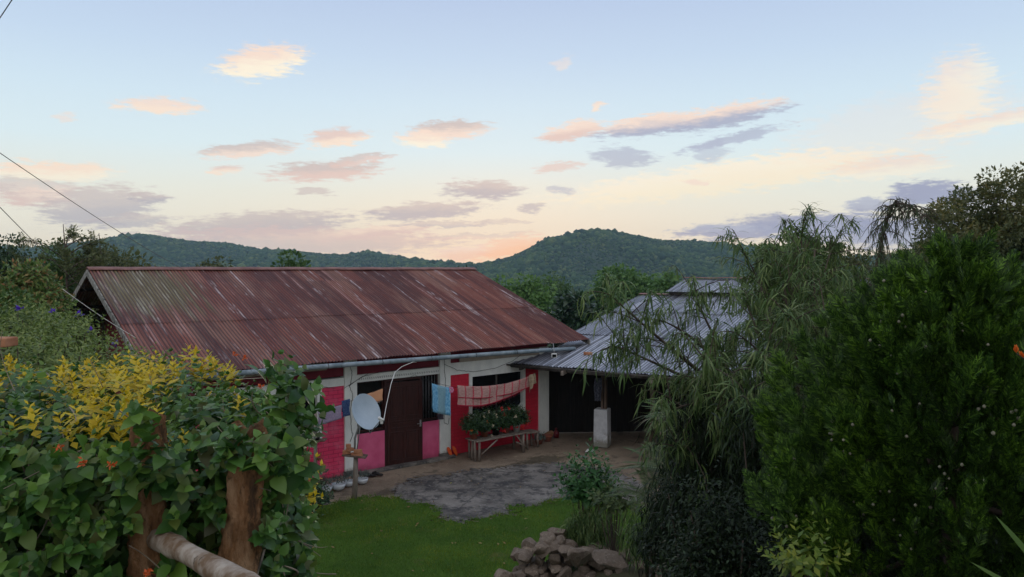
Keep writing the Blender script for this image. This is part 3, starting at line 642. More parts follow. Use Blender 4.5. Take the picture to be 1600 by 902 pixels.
# door leaf, hinged on its left side and standing slightly ajar
da = radians(-9); dx = np.array([cos(da), sin(da), 0]); dy = np.array([-sin(da), cos(da), 0]); d0 = np.array([2.43, -.0, .03])
def dbox(m_, x0, x1, y0, y1, z0, z1): m_.frame(d0 + dx * x0 + dy * y0 + np.array([0, 0, z0]), dx * (x1 - x0), dy * (y1 - y0), (0, 0, z1 - z0))
b = MB(); dbox(b, 0, .9, 0, .04, 0, 1.95); door = b.build('door', M_DOOR, house, local=True, bevel=.004)
for (x0, x1, z0, z1) in ((.08, .42, 1.12, 1.85), (.48, .82, 1.12, 1.85), (.08, .82, .86, 1.04), (.08, .42, .1, .78), (.48, .82, .1, .78)):
    b = MB(); fr = .025
    dbox(b, x0, x1, -.014, -.0005, z0, z0 + fr); dbox(b, x0, x1, -.014, -.0005, z1 - fr, z1); dbox(b, x0, x0 + fr, -.012, -.0005, z0 + fr, z1 - fr); dbox(b, x1 - fr, x1, -.012, -.0005, z0 + fr, z1 - fr)
    dbox(b, x0 + .06, x1 - .06, -.009, -.0005, z0 + .06, z1 - .06); b.build('panel', M_DOOR, door, local=True, bevel=.003)
b = MB(); p = d0 + dx * .84 + np.array([0, 0, .92]); b.tube([p, p - dy * .05], .012, 8); b.tube([p - dy * .05, p - dy * .05 - dx * .1], .009, 8); dbox(b, .815, .865, -.006, -.0006, .84, 1.0); b.build('handle', M_METAL, door, local=True)
# bay with the big window
b = MB(); b.box(4.212, 7.158, -.03, .15, 2.0, 2.30); b.build('lintel', M_WHITE, house, local=True)
b = MB(); b.box(4.5, 7.158, -.045, .005, 2.305, 2.50); b.build('fascia_board', M_CREAM, house, local=True)
b = MB(); b.box(-1.6, .9, -.03, .005, 2.42, 2.58); b.build('fascia_board', M_CREAM, house, local=True)
for (a, c, z0, z1) in ((4.212, 4.80, 0, 1.998), (4.80, 6.68, 0, .82), (6.68, 7.158, 0, 1.998)):
    b = MB(); b.box(a, c, 0, .15, z0, z1); b.build('brick_wall', M_CRIM, house, local=True)
window(4.80, 6.68, .82, 1.998, .10, 0, 1, True)
b = MB(); b.box(7.16, 7.52, -.05, .3, 0, 2.5); b.build('pillar', M_WHITE, house, local=True, bevel=.008)
b = MB(); b.box(1.63, 4.2, -.28, -.055, -.05, .05); b.build('door_step', M_CONC, house, local=True, bevel=.02)
# gutter with brackets
gp = [(-2.9, -.68, 2.62), (0, -.68, 2.60), (2.64, -.68, 2.565), (4.8, -.68, 2.535), (6.9, -.68, 2.50), (7.9, -.66, 2.47)]
b = MB(); b.tube(gp, .052, 12); gut = b.build('gutter', M_GUT, house, local=True)
for s_ in (-2, -.7, .6, 1.9, 3.2, 4.5, 5.8, 7.0):
    z = np.interp(s_, [p_[0] for p_ in gp], [p_[2] for p_ in gp]); b = MB()
    b.tube([(s_ + .067 * 0, -.68 + .06 * cos(t), z + .06 * sin(t)) for t in np.linspace(-.3, pi + .9, 12)], .005, 5); b.tube([(s_, -.62, z + .05), (s_, -.4, 2.68)], .006, 5); b.build('bracket', M_WIREB, gut, local=True)
# wiring stapled to the wall
def cable(pts, r=.005, m_=None, name='cable', parent=house, n=14):
    b = MB(); P_ = []
    for i in range(len(pts) - 1):
        a, c = np.array(pts[i], float), np.array(pts[i + 1], float)
        for k in range(n // 2): P_.append(a + (c - a) * k / (n // 2) + np.array([1, 0, .6]) * rng.normal(0, .006))
    P_.append(np.array(pts[-1], float)); b.tube(P_, r, 5); return b.build(name, m_ or M_WIREB, parent, local=True)
cable([(1.42, -.06, 2.55), (1.50, -.06, 2.3), (1.44, -.06, 2.0), (1.52, -.06, 1.8), (1.45, -.06, 1.5), (1.47, -.06, 1.1), (1.50, -.06, .9), (1.44, -.06, .75)])
cable([(1.42, -.06, 2.02), (1.75, -.06, 2.2), (2.3, -.05, 2.27), (3.6, -.05, 2.27), (3.88, -.055, 2.3)])
cable([(1.3, -.06, 1.98), (1.6, -.06, 2.12), (1.9, -.06, 2.25)])
cable([(.3, -.04, 2.2), (.7, -.05, 2.08), (1.1, -.04, 2.0)])
cable([(4.0, -.06, 2.45), (4.02, -.06, 2.1), (4.06, -.06, 1.7), (4.02, -.06, 1.2), (4.0, -.06, .85), (4.12, -.06, .8), (4.15, -.06, .95)])
cable([(4.0, -.06, 2.3), (4.4, -.05, 2.12), (4.9, -.05, 2.03), (5.6, -.05, 2.06), (6.2, -.05, 2.2), (6.5, -.05, 2.35)])
# ------------------------------------------------------------------ open shed with the grey iron roof
EZ2, SL2, WR = 2.15, .17, 9.0
E0 = G(860, 573, EZ2); E1 = G(1229, 601, EZ2); UE = (E1 - E0) / np.linalg.norm(E1 - E0); VE = np.array([-UE[1], UE[0], 0])
shed = thing('shed', 'open sided shed with a grey corrugated iron roof joined to the house corner', 'shed', np.array([E0[0], E0[1], 0]), atan2(UE[1], UE[0]))
def sh(u, v, z): return np.array([E0[0], E0[1], 0]) + UE * u + VE * v + np.array([0, 0, z])
def infoot(u, v):
    p = sh(u, v, 0) - HO; s_, d_ = np.dot(p, HU), np.dot(p, HV); return s_ < 7.56 and d_ > -.08
def vrng(v0, v1):
    def f(u):
        v = v0
        while v < v1 and not infoot(u, v + .05): v += .05
        return (v0, max(v, v0 + .01))
    return f
ULEFT = -1.05
def rs(u, v): return (u, v, EZ2 + SL2 * v)
jag2 = rng_e.uniform(-.05, .04, 80)
mb = MB(); corr(mb, rs, -1.75, 8.6, 0, 3.3, .09, .016, vr=lambda u: (jag2[int((u + 2) / .66)], vrng(0, 3.35)(u)[1]), wobble=.02)
mb.build('roof', M_GREY, shed, local=True)
mb = MB(); corr(mb, rs, ULEFT, 8.6, 3.25, 6.3, .09, .016, vr=lambda u: vrng(3.22 + jag2[int((u + 2) / .66) + 20], 6.35)(u), lift=.02, wobble=.02)
mb.build('roof', M_GREY, shed, local=True)
mb = MB(); corr(mb, rs, ULEFT, 8.6, 6.25, WR, .09, .016, vr=lambda u: (6.22 + jag2[int((u + 2) / .66) + 40], WR), lift=.04, wobble=.02)
rg = mb.build('roof', M_GREY, shed, local=True)
RZ2 = EZ2 + SL2 * WR
mb = MB()
for sg in (-1, 1): mb.grid(lambda a, b_: (ULEFT - .05 + 1.1 * a, WR + sg * .22 * b_, RZ2 + .085 - .22 * SL2 * b_), 10, 2)
mb.build('ridge_cap', M_CAP, rg, local=True, solid=.006)
mb = MB(); corr(mb, lambda u, v: (u, v, RZ2 + .16 + .2 * (v - WR + .3)), -.05, 6.5, WR - .3, WR + 1.8, .09, .011); up_ = mb.build('raised_roof', M_GREY, shed, local=True)
mb = MB(); mb.grid(lambda a, b_: (-.1 + 6.7 * a, WR + 1.7 + .25 * b_, RZ2 + .62 + .03 * sin(b_ * pi) + .01 * sin(a * 30)), 30, 3); mb.build('ridge_cap', M_CAP, up_, local=True, solid=.006)
b = MB(); b.box(0, 6.4, WR - .05, WR + 1.6, RZ2 - .4, RZ2 + .14); b.build('raised_wall', M_BEAM, shed, local=True)
mb = MB(); corr(mb, lambda u, v: (u, WR + v, RZ2 + .02 - SL2 * v), ULEFT, 8.6, .0, 4.0, .09, .011); mb.build('roof', M_GREY, shed, local=True)
# timber: eave plate, rafters sticking out, posts
b = MB(); b.tube([(-1.7, .12, EZ2 - .05), (1, .10, EZ2 - .10), (3.2, .14, EZ2 - .08), (8.4, .12, EZ2 - .07)], .055, 8); b.build('eave_beam', M_BEAM, shed, local=True)
b = MB(); b.tube([(-1.7, -.04, EZ2 - .03), (3.2, -.03, EZ2 - .05), (8.5, -.04, EZ2 - .03)], .022, 6); b.build('batten', M_BEAM, shed, local=True)
for u_, o_ in ((-1.5, 0), (-.95, .02), (.35, .16), (1.55, 0), (2.72, .2), (4.2, .05), (5.6, .1), (7.0, .1)):
    b = MB(); zt = EZ2 - .16
    b.frame((u_, .05 - o_, zt - .0 - SL2 * o_), (.07, 0, 0), (0, 3.2, 3.2 * SL2), (0, 0, .10)); b.build('rafter', M_WOOD if o_ > .15 else M_BEAM, shed, local=True)
pc = G(941, 697); pu, pv = np.dot(pc - E0, UE), np.dot(pc - E0, VE)
# the whitewashed pier stands square to the house
b = MB(); a = radians(9); cc_ = np.array([pu, pv, 0]); ax_ = np.array([cos(a), sin(a), 0]); ay_ = np.array([-sin(a), cos(a), 0]); hw_ = .185
V = []
for z, k in ((0, 1.03), (.5, 1.0), (.985, .97)): V += [cc_ + ax_ * sx * hw_ * k + ay_ * sy * hw_ * k + np.array([0, 0, z]) for sx, sy in ((-1, -1), (1, -1), (1, 1), (-1, 1))]
b.add(V, [(3, 2, 1, 0), (8, 9, 10, 11)] + [(i + 4 * r_, (i + 1) % 4 + 4 * r_, (i + 1) % 4 + 4 * r_ + 4, i + 4 * r_ + 4) for r_ in (0, 1) for i in range(4)])
def pier(t):
    s = t.node('ShaderNodeSeparateXYZ'); t.l.new(t.obj, s.inputs[0])
    c = t.ramp(t.noise(t.obj, 7, 6, .7), [(.3, (.42, .44, .46)), (.65, (.62, .64, .66))])
    c = t.mix(t.m('MULTIPLY', t.sm(t.m('ADD', s.outputs[2], t.m('MULTIPLY', t.noise(t.obj, 5, 5, .7), .8)), .72, .5), .75), c, (.15, .14, .085))
    setp(t, c, .8); bump(t, t.noise(t.obj, 22, 5, .65), .5, .012)
b.build('pier', mat('stained_whitewash', pier), shed, local=True, bevel=.015)
b = MB(); b.frame(cc_ + np.array([-.02, -.05, .985]), (.06, 0, 0), (0, .1, 0), (0, 0, 1.2)); b.frame(cc_ + np.array([.07, -.05, .985]), (.05, 0, 0), (0, .1, 0), (.0, 0, 1.2)); b.build('post', M_WOODB, shed, local=True, bevel=.006)
for px_, py_, r_ in ((1018, 702, .06), (1180, 720, .06)):
    g_ = G(px_, py_); b = MB(); b.tube([g_, g_ + [0.02, 0, 1.1], g_ + [-.01, .05, 2.25]], r_, 8); b.build('post', M_WOODB, shed)
# plank walls deep inside
bw0 = G(856, 676); bw1 = G(1075, 674)
def planks(p0, p1, h, name):
    b = MB(); d = p1 - p0; ln = np.linalg.norm(d); d /= ln; n_ = np.array([-d[1], d[0], 0]); x = 0
    while x < ln:
        w_ = rng.uniform(.14, .2); b.frame(p0 + d * x + n_ * (rng.uniform(0, .004) + (.022 if len(b.v) % 2 else 0)), d * (w_ + .02), n_ * .02, (0, 0, h)); x += w_
    return b.build(name, M_DARKW, shed)
planks(bw0, bw1, 2.45, 'plank_wall'); planks(bw1, bw1 + (UE * 1.0 - VE * .0) * 4.6, 2.2, 'plank_wall')
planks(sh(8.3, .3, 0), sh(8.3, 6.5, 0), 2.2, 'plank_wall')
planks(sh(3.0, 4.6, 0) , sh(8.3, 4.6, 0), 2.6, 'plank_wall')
b = MB(); c_ = sh(3.6, 2.9, 0); b.lathe(c_, [(.28, 0), (.34, .1), (.36, .45), (.33, .62), (.30, .66)], 16); tag(b.build('drum', M_BLACK), 'black round drum in the deep shade under the shed roof', 'drum')
# ------------------------------------------------------------------ hills with forest, valley woodland
def ico(sub=2):
    import bmesh
    bm = bmesh.new(); bmesh.ops.create_icosphere(bm, subdivisions=sub, radius=1.0)
    v = np.array([x.co[:] for x in bm.verts]); f = np.array([[q.index for q in x.verts] for x in bm.faces]); bm.free(); return v, f
IV2, IF2 = ico(2); IV1, IF1 = ico(1)
def hill(name, prof, Yr, Y0, base, back=400, x0=None, x1=None):
    pxs = [p_[0] for p_ in prof]; zs = [P(p_[0], p_[1], Yr)[2] for p_ in prof]
    Xs = [P(p_[0], p_[1], Yr)[0] for p_ in prof]
    x0 = Xs[0] if x0 is None else x0; x1 = Xs[-1] if x1 is None else x1
    def H(x, y):
        r = np.interp(x, Xs, zs); r = r + 2.2 * np.sin(x * .021) + 1.3 * np.sin(x * .055 + 1)
        t = np.clip((y - Y0) / (Yr - Y0), 0, 1); up = base + (r - base) * (t * t * (3 - 2 * t) * .55 + .45 * t)
        up = up + np.where(t < 1, 5 * np.sin(x * .03 + y * .012) * np.sin(pi * t), 0)
        dn = sstep(y, Yr + 20, Yr + back); return up - (up - base) * dn
    xx = np.linspace(x0, x1, 120); yy = np.linspace(Y0, Yr + back, 60); X2, Y2 = np.meshgrid(xx, yy); Z2 = H(X2, Y2)
    i_ = np.arange(X2.size).reshape(X2.shape); q_ = np.stack([i_[:-1, :-1], i_[:-1, 1:], i_[1:, 1:], i_[1:, :-1]], -1).reshape(-1, 4)
    me = rawmesh(name, np.stack([X2, Y2, Z2], -1).reshape(-1, 3), q_.ravel(), np.full(len(q_), 4), M_HILL, True)
    o = bpy.data.objects.new(name, me); COL.objects.link(o); tag(o, kind='structure'); return H, x0, x1
M_HILL = worn('forest_floor', (.02, .035, .012), (.03, .05, .02), .05, .95)
def forestmat(name, cols):
    def f(t):
        ri = t.node('ShaderNodeNewGeometry').outputs['Random Per Island']
        c = t.ramp(ri, cols); c = t.mix(t.m('MULTIPLY', t.sm(t.noise(t.obj, .6, 4, .7), .4, .65), .5), c, (.012, .02, .008)); c = t.mix(t.m('MULTIPLY', t.sm(t.noise(t.obj, .012, 4, .6), .42, .6), .45), c, t.mix(1.0, c, (1.7, 1.5, .9), 'MULTIPLY'))
        setp(t, c, .9, 0, .1); bump(t, t.noise(t.obj, .9, 4, .7), 1, 1.2)
    return mat(name, f)
M_FOR = forestmat('far_forest_crown', [(0, (.012, .035, .014)), (.4, (.034, .075, .026)), (.8, (.07, .125, .036)), (1, (.15, .19, .07))])
def forest(name, H, x0, x1, y0, y1, n, r0, r1, m_=None, label=None, cull=None, sq=.8, big=False):
    IV, IF = (IV2, IF2) if big else (IV1, IF1)
    x = rng.uniform(x0, x1, n); y = rng.uniform(y0, y1, n)
    if cull is not None: k = cull(x, y); x, y = x[k], y[k]
    n = len(x); r = rng.uniform(r0, r1, n) * np.where(rng.random(n) < .04, 1.6, 1) * (.8 + .35 * np.sin(x * .031 + 2 * np.sin(y * .017))); z = H(x, y) + r * rng.uniform(.3, .9, n)
    dirs = norm(IV)
    V = np.empty((n, len(IV), 3))
    ph = rng.uniform(0, 6.28, (n, 4)); amp = rng.uniform(.15, .38, (n, 1))
    bumpy = 1 + amp * (np.sin(dirs[None, :, 0] * 4.2 + ph[:, 0:1]) * np.cos(dirs[None, :, 1] * 4.7 + ph[:, 1:2]) + .7 * np.sin(dirs[None, :, 2] * 7 + ph[:, 2:3]) * np.cos(dirs[None, :, 0] * 8 + ph[:, 3:4]))
    V = dirs[None] * bumpy[..., None] * r[:, None, None] * np.array([1, 1, sq]); V += np.stack([x, y, z], -1)[:, None]
    lo = (np.arange(n)[:, None, None] * len(IV) + IF[None]).ravel()
    me = rawmesh(name, V.reshape(-1, 3), lo, np.full(n * len(IF), 3), m_ or M_FOR, False)
    o = bpy.data.objects.new(name, me); COL.objects.link(o); tag(o, label, 'forest', None, 'stuff'); return o
profR = [(560, 425), (700, 416), (760, 411), (800, 404), (835, 388), (855, 376), (885, 372), (930, 368), (1000, 369), (1040, 374), (1080, 377), (1140, 386), (1220, 398), (1330, 404), (1500, 410), (1750, 420)]
profL = [(-400, 405), (-200, 398), (0, 392), (100, 382), (170, 377), (230, 373), (270, 376), (320, 382), (400, 391), (470, 395), (540, 402), (620, 406), (700, 411), (770, 416), (900, 425)]
HR, a_, b_ = hill('wooded_hill', profR, 1000, 640, -24)
forest('hill_forest', HR, a_, b_, 640, 1040, 30000, 1.9, 3.7, label='dense green forest covering the rounded hill beyond the shed')
HL, a2_, b2_ = hill('wooded_ridge', profL, 1150, 760, -24)
forest('ridge_forest', HL, a2_, b2_, 760, 1190, 30000, 2.0, 4.0, label='dense green forest covering the long low ridge behind the red roof')
M_FOR2 = forestmat('valley_crown', [(0, (.03, .06, .02)), (.5, (.045, .09, .025)), (1, (.08, .13, .035))])
forest('valley_woodland', ground_h, -420, 420, 190, 700, 9000, 2.0, 4.2, M_FOR2, label='patchy green woodland filling the valley below the hills', cull=lambda x, y: np.abs(x) < y * .8)
# thin evening air between here and the hills
b = MB(); b.box(-1700, 1700, -60, 1420, -60, 80); hz_ = b.build('haze', None); hz_.data.materials.clear()
hm = bpy.data.materials.new('evening_haze'); hm.use_nodes = True; t_ = NT(hm.node_tree); t_.n.clear()
o_ = t_.node('ShaderNodeOutputMaterial'); pv_ = t_.node('ShaderNodeVolumePrincipled'); pv_.inputs['Color'].default_value = (.55, .82, 1.0, 1); pv_.inputs['Density'].default_value = HAZE = .00024; pv_.inputs['Anisotropy'].default_value = .2
t_.l.new(pv_.outputs[0], o_.inputs['Volume']); hz_.data.materials.append(hm); tag(hz_, kind='stuff')
hz_['label'] = 'thin blue evening haze over the valley'; hz_['category'] = 'haze'
S.cycles.volume_max_steps = 16
# ------------------------------------------------------------------ vegetation
def gz_(x, y): return float(ground_h(x, y))
def onground(px, Y): x = P(px, 420, Y)[0]; return np.array([x, Y, gz_(x, Y)])
L_DARK = leafmat('dark_leaf', [(.018, .045, .016), (.03, .07, .022), (.045, .09, .03)], .45, .2)
L_MID = leafmat('mid_green_leaf', [(.04, .09, .022), (.07, .14, .034), (.11, .19, .05)], .5, .3)
L_OLIVE = leafmat('olive_leaf', [(.06, .08, .028), (.095, .12, .04), (.14, .155, .06)], .55, .3)
L_BRIGHT = leafmat('bright_bamboo_leaf', [(.07, .16, .035), (.11, .22, .05), (.16, .28, .08)], .5, .35)
L_RUST = leafmat('rust_tipped_leaf', [(.07, .14, .035), (.12, .21, .05), (.18, .25, .065), (.30, .14, .06)], .5, .25)
L_GLOSS = leafmat('glossy_dark_leaf', [(.018, .045, .022), (.028, .065, .03), (.04, .085, .04)], .3, .15, spec=.5)
def ptree(name, label, px, top, hwpx, Y, crown_h, mleaf, **kw):
    b = onground(px, Y); tz = P(px, top, Y)[2]; rx = hwpx * Y / F
    return tree(name, label, 'tree', b, tz, (rx, rx, crown_h / 2), mleaf, **kw)
G_BG = 'trees growing beyond the roofs'
ptree('broadleaf_tree', 'pale green rounded tree rising just right of the red roof end', 820, 430, 52, 62, 6, L_BRIGHT, leaf=.38, clumps=90, per=55, crad=.8, T=T_TRI, group=G_BG)
ptree('broadleaf_tree', 'dark glossy leaved tree standing between the red roof and the grey roof', 900, 436, 50, 38, 6.0, L_GLOSS, leaf=.36, clumps=110, per=60, crad=.42, T=T_OVAL, group=G_BG)
for (px, top, hw, Y, ch, lab) in ((958, 408, 36, 84, 9, 'tall narrow bamboo clump with a feathery tip beyond the grey roof'), (1000, 418, 52, 80, 8, 'wide bright bamboo clump beyond the ridge of the grey roof'), (1048, 428, 26, 76, 6, 'small yellow green bamboo clump at the right end of the bamboo thicket')):
    ptree('bamboo_clump', lab, px, top, hw, Y, ch, L_BRIGHT, leaf=.5, clumps=100, per=50, crad=.85, T=T_TRI, trunk_r=.08, up=.1, group=G_BG)
for (px, top, hw, Y, ch, ml, lab) in ((1104, 432, 30, 80, 5, L_MID, 'low round tree peeping over the raised grey roof'), (1170, 428, 50, 95, 6, L_MID, 'hazy green tree behind the raised roof'), (866, 424, 40, 105, 7, L_MID, 'mid green tree in the valley behind the glossy tree'), (770, 432, 36, 90, 6, L_BRIGHT, 'light green tree peeping over the right end of the red ridge'),
        (460, 403, 26, 48, 4, L_MID, 'small bright tree top poking above the middle of the red ridge'), (332, 404, 44, 62, 5, L_OLIVE, 'olive tree top poking above the red ridge left of the middle'), (205, 398, 60, 44, 5, L_OLIVE, 'wide olive green tree just above the left end of the red ridge'),
        (720, 417, 26, 85, 4, L_DARK, 'dark tree top just showing at the right end of the ridge line')):
    ptree('broadleaf_tree', lab, px, top, hw, Y, ch, ml, leaf=.34, clumps=80, per=50, crad=.7, T=T_TRI, group=G_BG)
# left: bush with rusty tips, feathery tree, darker trees
ptree('broadleaf_tree', 'rounded dark bush tree with rusty new leaves at the far left', 45, 404, 62, 15, 2.6, L_RUST, leaf=.10, clumps=150, per=110, crad=.26, T=T_OVAL, trunk_r=.07)
ptree('broadleaf_tree', 'dark leafy tree against the sky at the left edge', 12, 372, 46, 26, 3.6, L_DARK, leaf=.16, clumps=90, per=80, crad=.4, T=T_OVAL)
ptree('broadleaf_tree', 'grey green loose crowned tree behind the left gable', 150, 402, 66, 27, 4.5, L_OLIVE, leaf=.14, clumps=130, per=90, crad=.45, T=T_OVAL)
ptree('broadleaf_tree', 'mid green tree between the left gable and the rusty tipped bush', 92, 425, 40, 22, 4.0, L_MID, leaf=.13, clumps=120, per=90, crad=.36, T=T_OVAL)
ptree('broadleaf_tree', 'green tree below the airy feathery tree, left of the gable', 96, 380, 52, 21.5, 3.6, L_MID, leaf=.11, clumps=170, per=90, crad=.34, T=T_OVAL)
ptree('broadleaf_tree', 'soft green tree crown rising just behind the apex of the red roof', 175, 386, 62, 33, 4.2, L_OLIVE, leaf=.15, clumps=170, per=90, crad=.45, T=T_OVAL)
def feathertree(px, top, Y, hw, label, sprigs=26):
    base = onground(px, Y); root = thing('feathery_tree', label, 'tree', base)
    top_ = P(px, top, Y); mb = MB(); pos = []; dr = []
    trunk = bez(base - [0, 0, .2], (base + top_) / 2 + [.2, 0, 0], top_ - [0, 0, .75], 10); mb.tube(trunk, [.08, .008], 6)
    for k in range(sprigs):
        a = rng.uniform(0, 2 * pi); t = rng.uniform(.5, 1.0); s0 = trunk[int(t * 8)] + (trunk[int(t * 8) + 1] - trunk[int(t * 8)]) * (t * 8 % 1)
        ln = hw * Y / F * rng.uniform(.5, 1.05); e = s0 + np.array([cos(a) * ln, sin(a) * ln, rng.uniform(-.1, .8) * (1.3 - .6 * t)]); pth = bez(s0, s0 * .4 + e * .6 + [0, 0, .3], e, 8); mb.tube(pth, [.018, .005], 4)
        for j in range(3, 8):
            for _ in range(3): pos.append(pth[j] + rng.normal(0, .03, 3)); dr.append(norm(np.array([cos(a), sin(a), .1]) * .6 + rng.normal(0, .6, 3)))
    mb.build('trunk', M_BARK, root)
    pos = np.array(pos); p2_ = np.repeat(pos, 7, 0) + rng.normal(0, .07, (len(pos) * 7, 3)); leaves('crown', T_OVAL, p2_, norm(rdir(len(p2_)) + [0, 0, -.2]), rdir(len(p2_)) + [0, 0, .8], rng.uniform(.06, .13, len(p2_)), L_OLIVE, root); leaves('crown', featherT(6, .05, .36), pos, np.array(dr), np.tile([0, 0, 1.], (len(pos), 1)) + rng.normal(0, .2, (len(pos), 3)), .26 * rng.uniform(.6, 1.2, len(pos)), L_OLIVE, root); return root
feathertree(98, 306, 20, 70, 'airy feathery tree standing out against the sky above the bush, the larger of two', 30)
feathertree(154, 322, 21, 40, 'smaller airy feathery tree just left of the roof apex, against the sky', 16)
# right: big tree at the edge and smaller ones behind the thuja
L_RIGHT = leafmat('evening_tree_leaf', [(.06, .09, .04), (.09, .125, .05), (.14, .155, .07)], .5, .3, (.6, (1.5, 1.15, .8)))
ptree('broadleaf_tree', 'large olive tree filling the right edge against the sky', 1585, 240, 140, 15, 5.2, L_RIGHT, leaf=.085, clumps=540, per=150, crad=.24, T=T_OVAL, trunk_r=.16, limbs=14, lo=.4)
ptree('broadleaf_tree', 'lower spreading tree in front of the large olive tree at right', 1475, 320, 62, 13.5, 3.6, L_RIGHT, leaf=.08, clumps=170, per=130, crad=.24, T=T_OVAL, limbs=9)
ptree('broadleaf_tree', 'dark small leaved tree seen between the weeping tree and the conifer', 1318, 372, 50, 15, 2.6, L_OLIVE, leaf=.075, clumps=90, per=90, crad=.22, T=T_OVAL, limbs=9)
ptree('broadleaf_tree', 'olive tree filling the gap behind the arching dark branch', 1400, 372, 60, 17, 3.6, L_RIGHT, leaf=.09, clumps=150, per=110, crad=.26, T=T_OVAL, limbs=9)
ptree('broadleaf_tree', 'dark tree low behind the conifer at the right edge', 1620, 400, 70, 11, 3.4, L_DARK, leaf=.12, clumps=140, per=90, crad=.28, T=T_OVAL)

# ---- conifer (thuja) in the right foreground
L_THUJA = leafmat('conifer_spray', [(.014, .040, .008), (.030, .074, .012), (.115, .23, .032)], .5, .3, (3.0, (1.3, 1.25, .8)))
tb = np.array([2.02, 3.45, 0]); tb[2] = gz_(tb[0], tb[1]); TT = P(1482, 366, 3.45)[2]
strapbush_later = True
thuja = thing('thuja', 'dense bright green conifer with flat upright sprays and small cones in the right foreground', 'conifer', tb)
H_ = TT - tb[2] + .5
def tprof(h): # radius over height fraction
    return np.interp(h, [0, .12, .35, .55, .72, .86, .95, 1.0], [.40, .48, .64, .78, .75, .57, .35, .05])
npl = 1350; hh = rng.uniform(0, 1, npl) ** .9; aa = rng.uniform(0, 2 * pi, npl)
rad = tprof(hh) * .88 * (1 + .16 * np.sin(aa * 3 + hh * 9) + .1 * np.sin(aa * 7 - hh * 14)) * np.where(rng.random(npl) < .3, rng.uniform(.45, .85, npl), rng.uniform(.85, 1.06, npl)) * np.where(rng.random(npl) < .08, 1.10, 1)
tipx = np.stack([tb[0] + np.cos(aa) * rad, tb[1] + np.sin(aa) * rad, tb[2] - .5 + H_ * (hh * .93 + .02) + rng.uniform(-.04, .13, npl)], 1)
pos, dr, nm, sz = [], [], [], []
mb = MB(); mb.tube([tb - [0, 0, .2], tb + [0, 0, H_ * .4], tb + [0, 0, H_ * .7]], [.06, .012], 7)
for k in range(npl):
    o = np.array([cos(aa[k]), sin(aa[k]), 0]); tip = tipx[k]; ax_ = norm(o * .55 + np.array([0, 0, 1.0]) + rng.normal(0, .12, 3)); ln = rng.uniform(.16, .34)
    st_ = tip - ax_ * ln; n_ = 32
    t = rng.uniform(0, 1, n_); side_ = norm(rng.normal(0, 1, (n_, 3)) + o * .6); r = (.06 * (1 - t) + .008)[:, None] * rng.uniform(.3, 1, (n_, 1))
    pos.append(st_ + ax_ * (t * ln)[:, None] + side_ * r); dr.append(norm(ax_ * 1.0 + side_ * .55 + rng.normal(0, .12, (n_, 3)))); nm.append(np.cross(np.tile(o, (n_, 1)), [0, 0, 1.]) + rng.normal(0, .6, (n_, 3))); sz.append(rng.uniform(.055, .105, n_))
    if k % 40 == 0: mb.tube(bez(tb + [0, 0, max(.1, hh[k] * H_ * .6)], st_ - o * .3, st_, 6), [.02, .006], 5)
mb.build('trunk', M_BARK, thuja)
leaves('foliage', T_SPRAY, np.concatenate(pos), np.concatenate(dr), np.concatenate(nm), np.concatenate(sz), L_THUJA, thuja)
M_CONE = worn('pale_conifer_cone', (.14, .14, .10), (.24, .23, .17), 60, .8)
mb = MB(); kk = [k for k in range(npl) if sin(aa[k]) < .2 and cos(aa[k]) < .75 and .35 < hh[k] < .95]; rng.shuffle(kk)
for k in kk[:90]:
    for _ in range(rng.integers(1, 5)):
        c_ = tipx[k] + np.array([cos(aa[k]), sin(aa[k]), 0]) * .03 + rng.normal(0, .03, 3) - [0, 0, .07]; r_ = rng.uniform(.005, .008)
        mb.lathe(c_, [(r_ * .3, -r_), (r_ * .9, -r_ * .4), (r_, r_ * .2), (r_ * .6, r_ * .8), (r_ * .2, r_ * 1.1)], 7)
cn = mb.build('cone', M_CONE, thuja); cn['kind'] = 'stuff'

# ---- weeping strap-leaved tree in the middle right
L_WEEP = leafmat('weeping_strap_leaf', [(.045, .095, .028), (.08, .145, .04), (.12, .19, .055), (.19, .25, .09)], .5, .3)
wb = np.array([P(1225, 700, 6.2)[0], 6.2, 0]); wb[2] = gz_(wb[0], wb[1])
weep = thing('weeping_tree', 'straggly tree with drooping strap leaves reaching over the grey roof', 'tree', wb)
fork = P(1235, 690, 6.2)
BR = [  # control px, tip px, depth of tip, dense factor, bare start
    ((1060, 560), (955, 462), 5.5, 1.0), ((1090, 590), (958, 540), 5.6, .8), ((1120, 560), (1085, 455), 6.0, 1.0), ((1160, 600), (1050, 640), 5.2, .9),
    ((1200, 560), (1165, 470), 6.3, .6), ((1235, 520), (1165, 400), 6.8, .7), ((1255, 500), (1205, 392), 6.5, .8), ((1260, 480), (1252, 368), 6.6, .9), ((1270, 480), (1300, 385), 6.9, 1.0),
    ((1250, 520), (1230, 440), 6.0, 1.3), ((1300, 560), (1320, 455), 6.4, 1.0), ((1240, 580), (1150, 520), 5.6, .7), ((1270, 580), (1230, 490), 5.2, .9), ((1300, 600), (1290, 500), 5.6, 1.0), ((1330, 600), (1370, 480), 6.4, .7),
    ((1140, 640), (1100, 560), 5.0, 1.1), ((1150, 680), (1060, 700), 5.2, 1.0), ((1180, 660), (1120, 640), 4.9, 1.2), ((1210, 620), (1190, 560), 5.2, .7), ((1100, 520), (1030, 500), 5.8, .8), ((1250, 640), (1230, 590), 4.9, .9),
    ((1260, 450), (1222, 402), 7.1, 1.0), ((1270, 440), (1275, 375), 7.0, 1.1), ((1200, 470), (1180, 420), 6.9, 1.0), ((1290, 470), (1265, 410), 6.4, 1.1), ((1180, 650), (1080, 600), 5.5, 1.0), ((1300, 520), (1345, 430), 6.8, .6)]
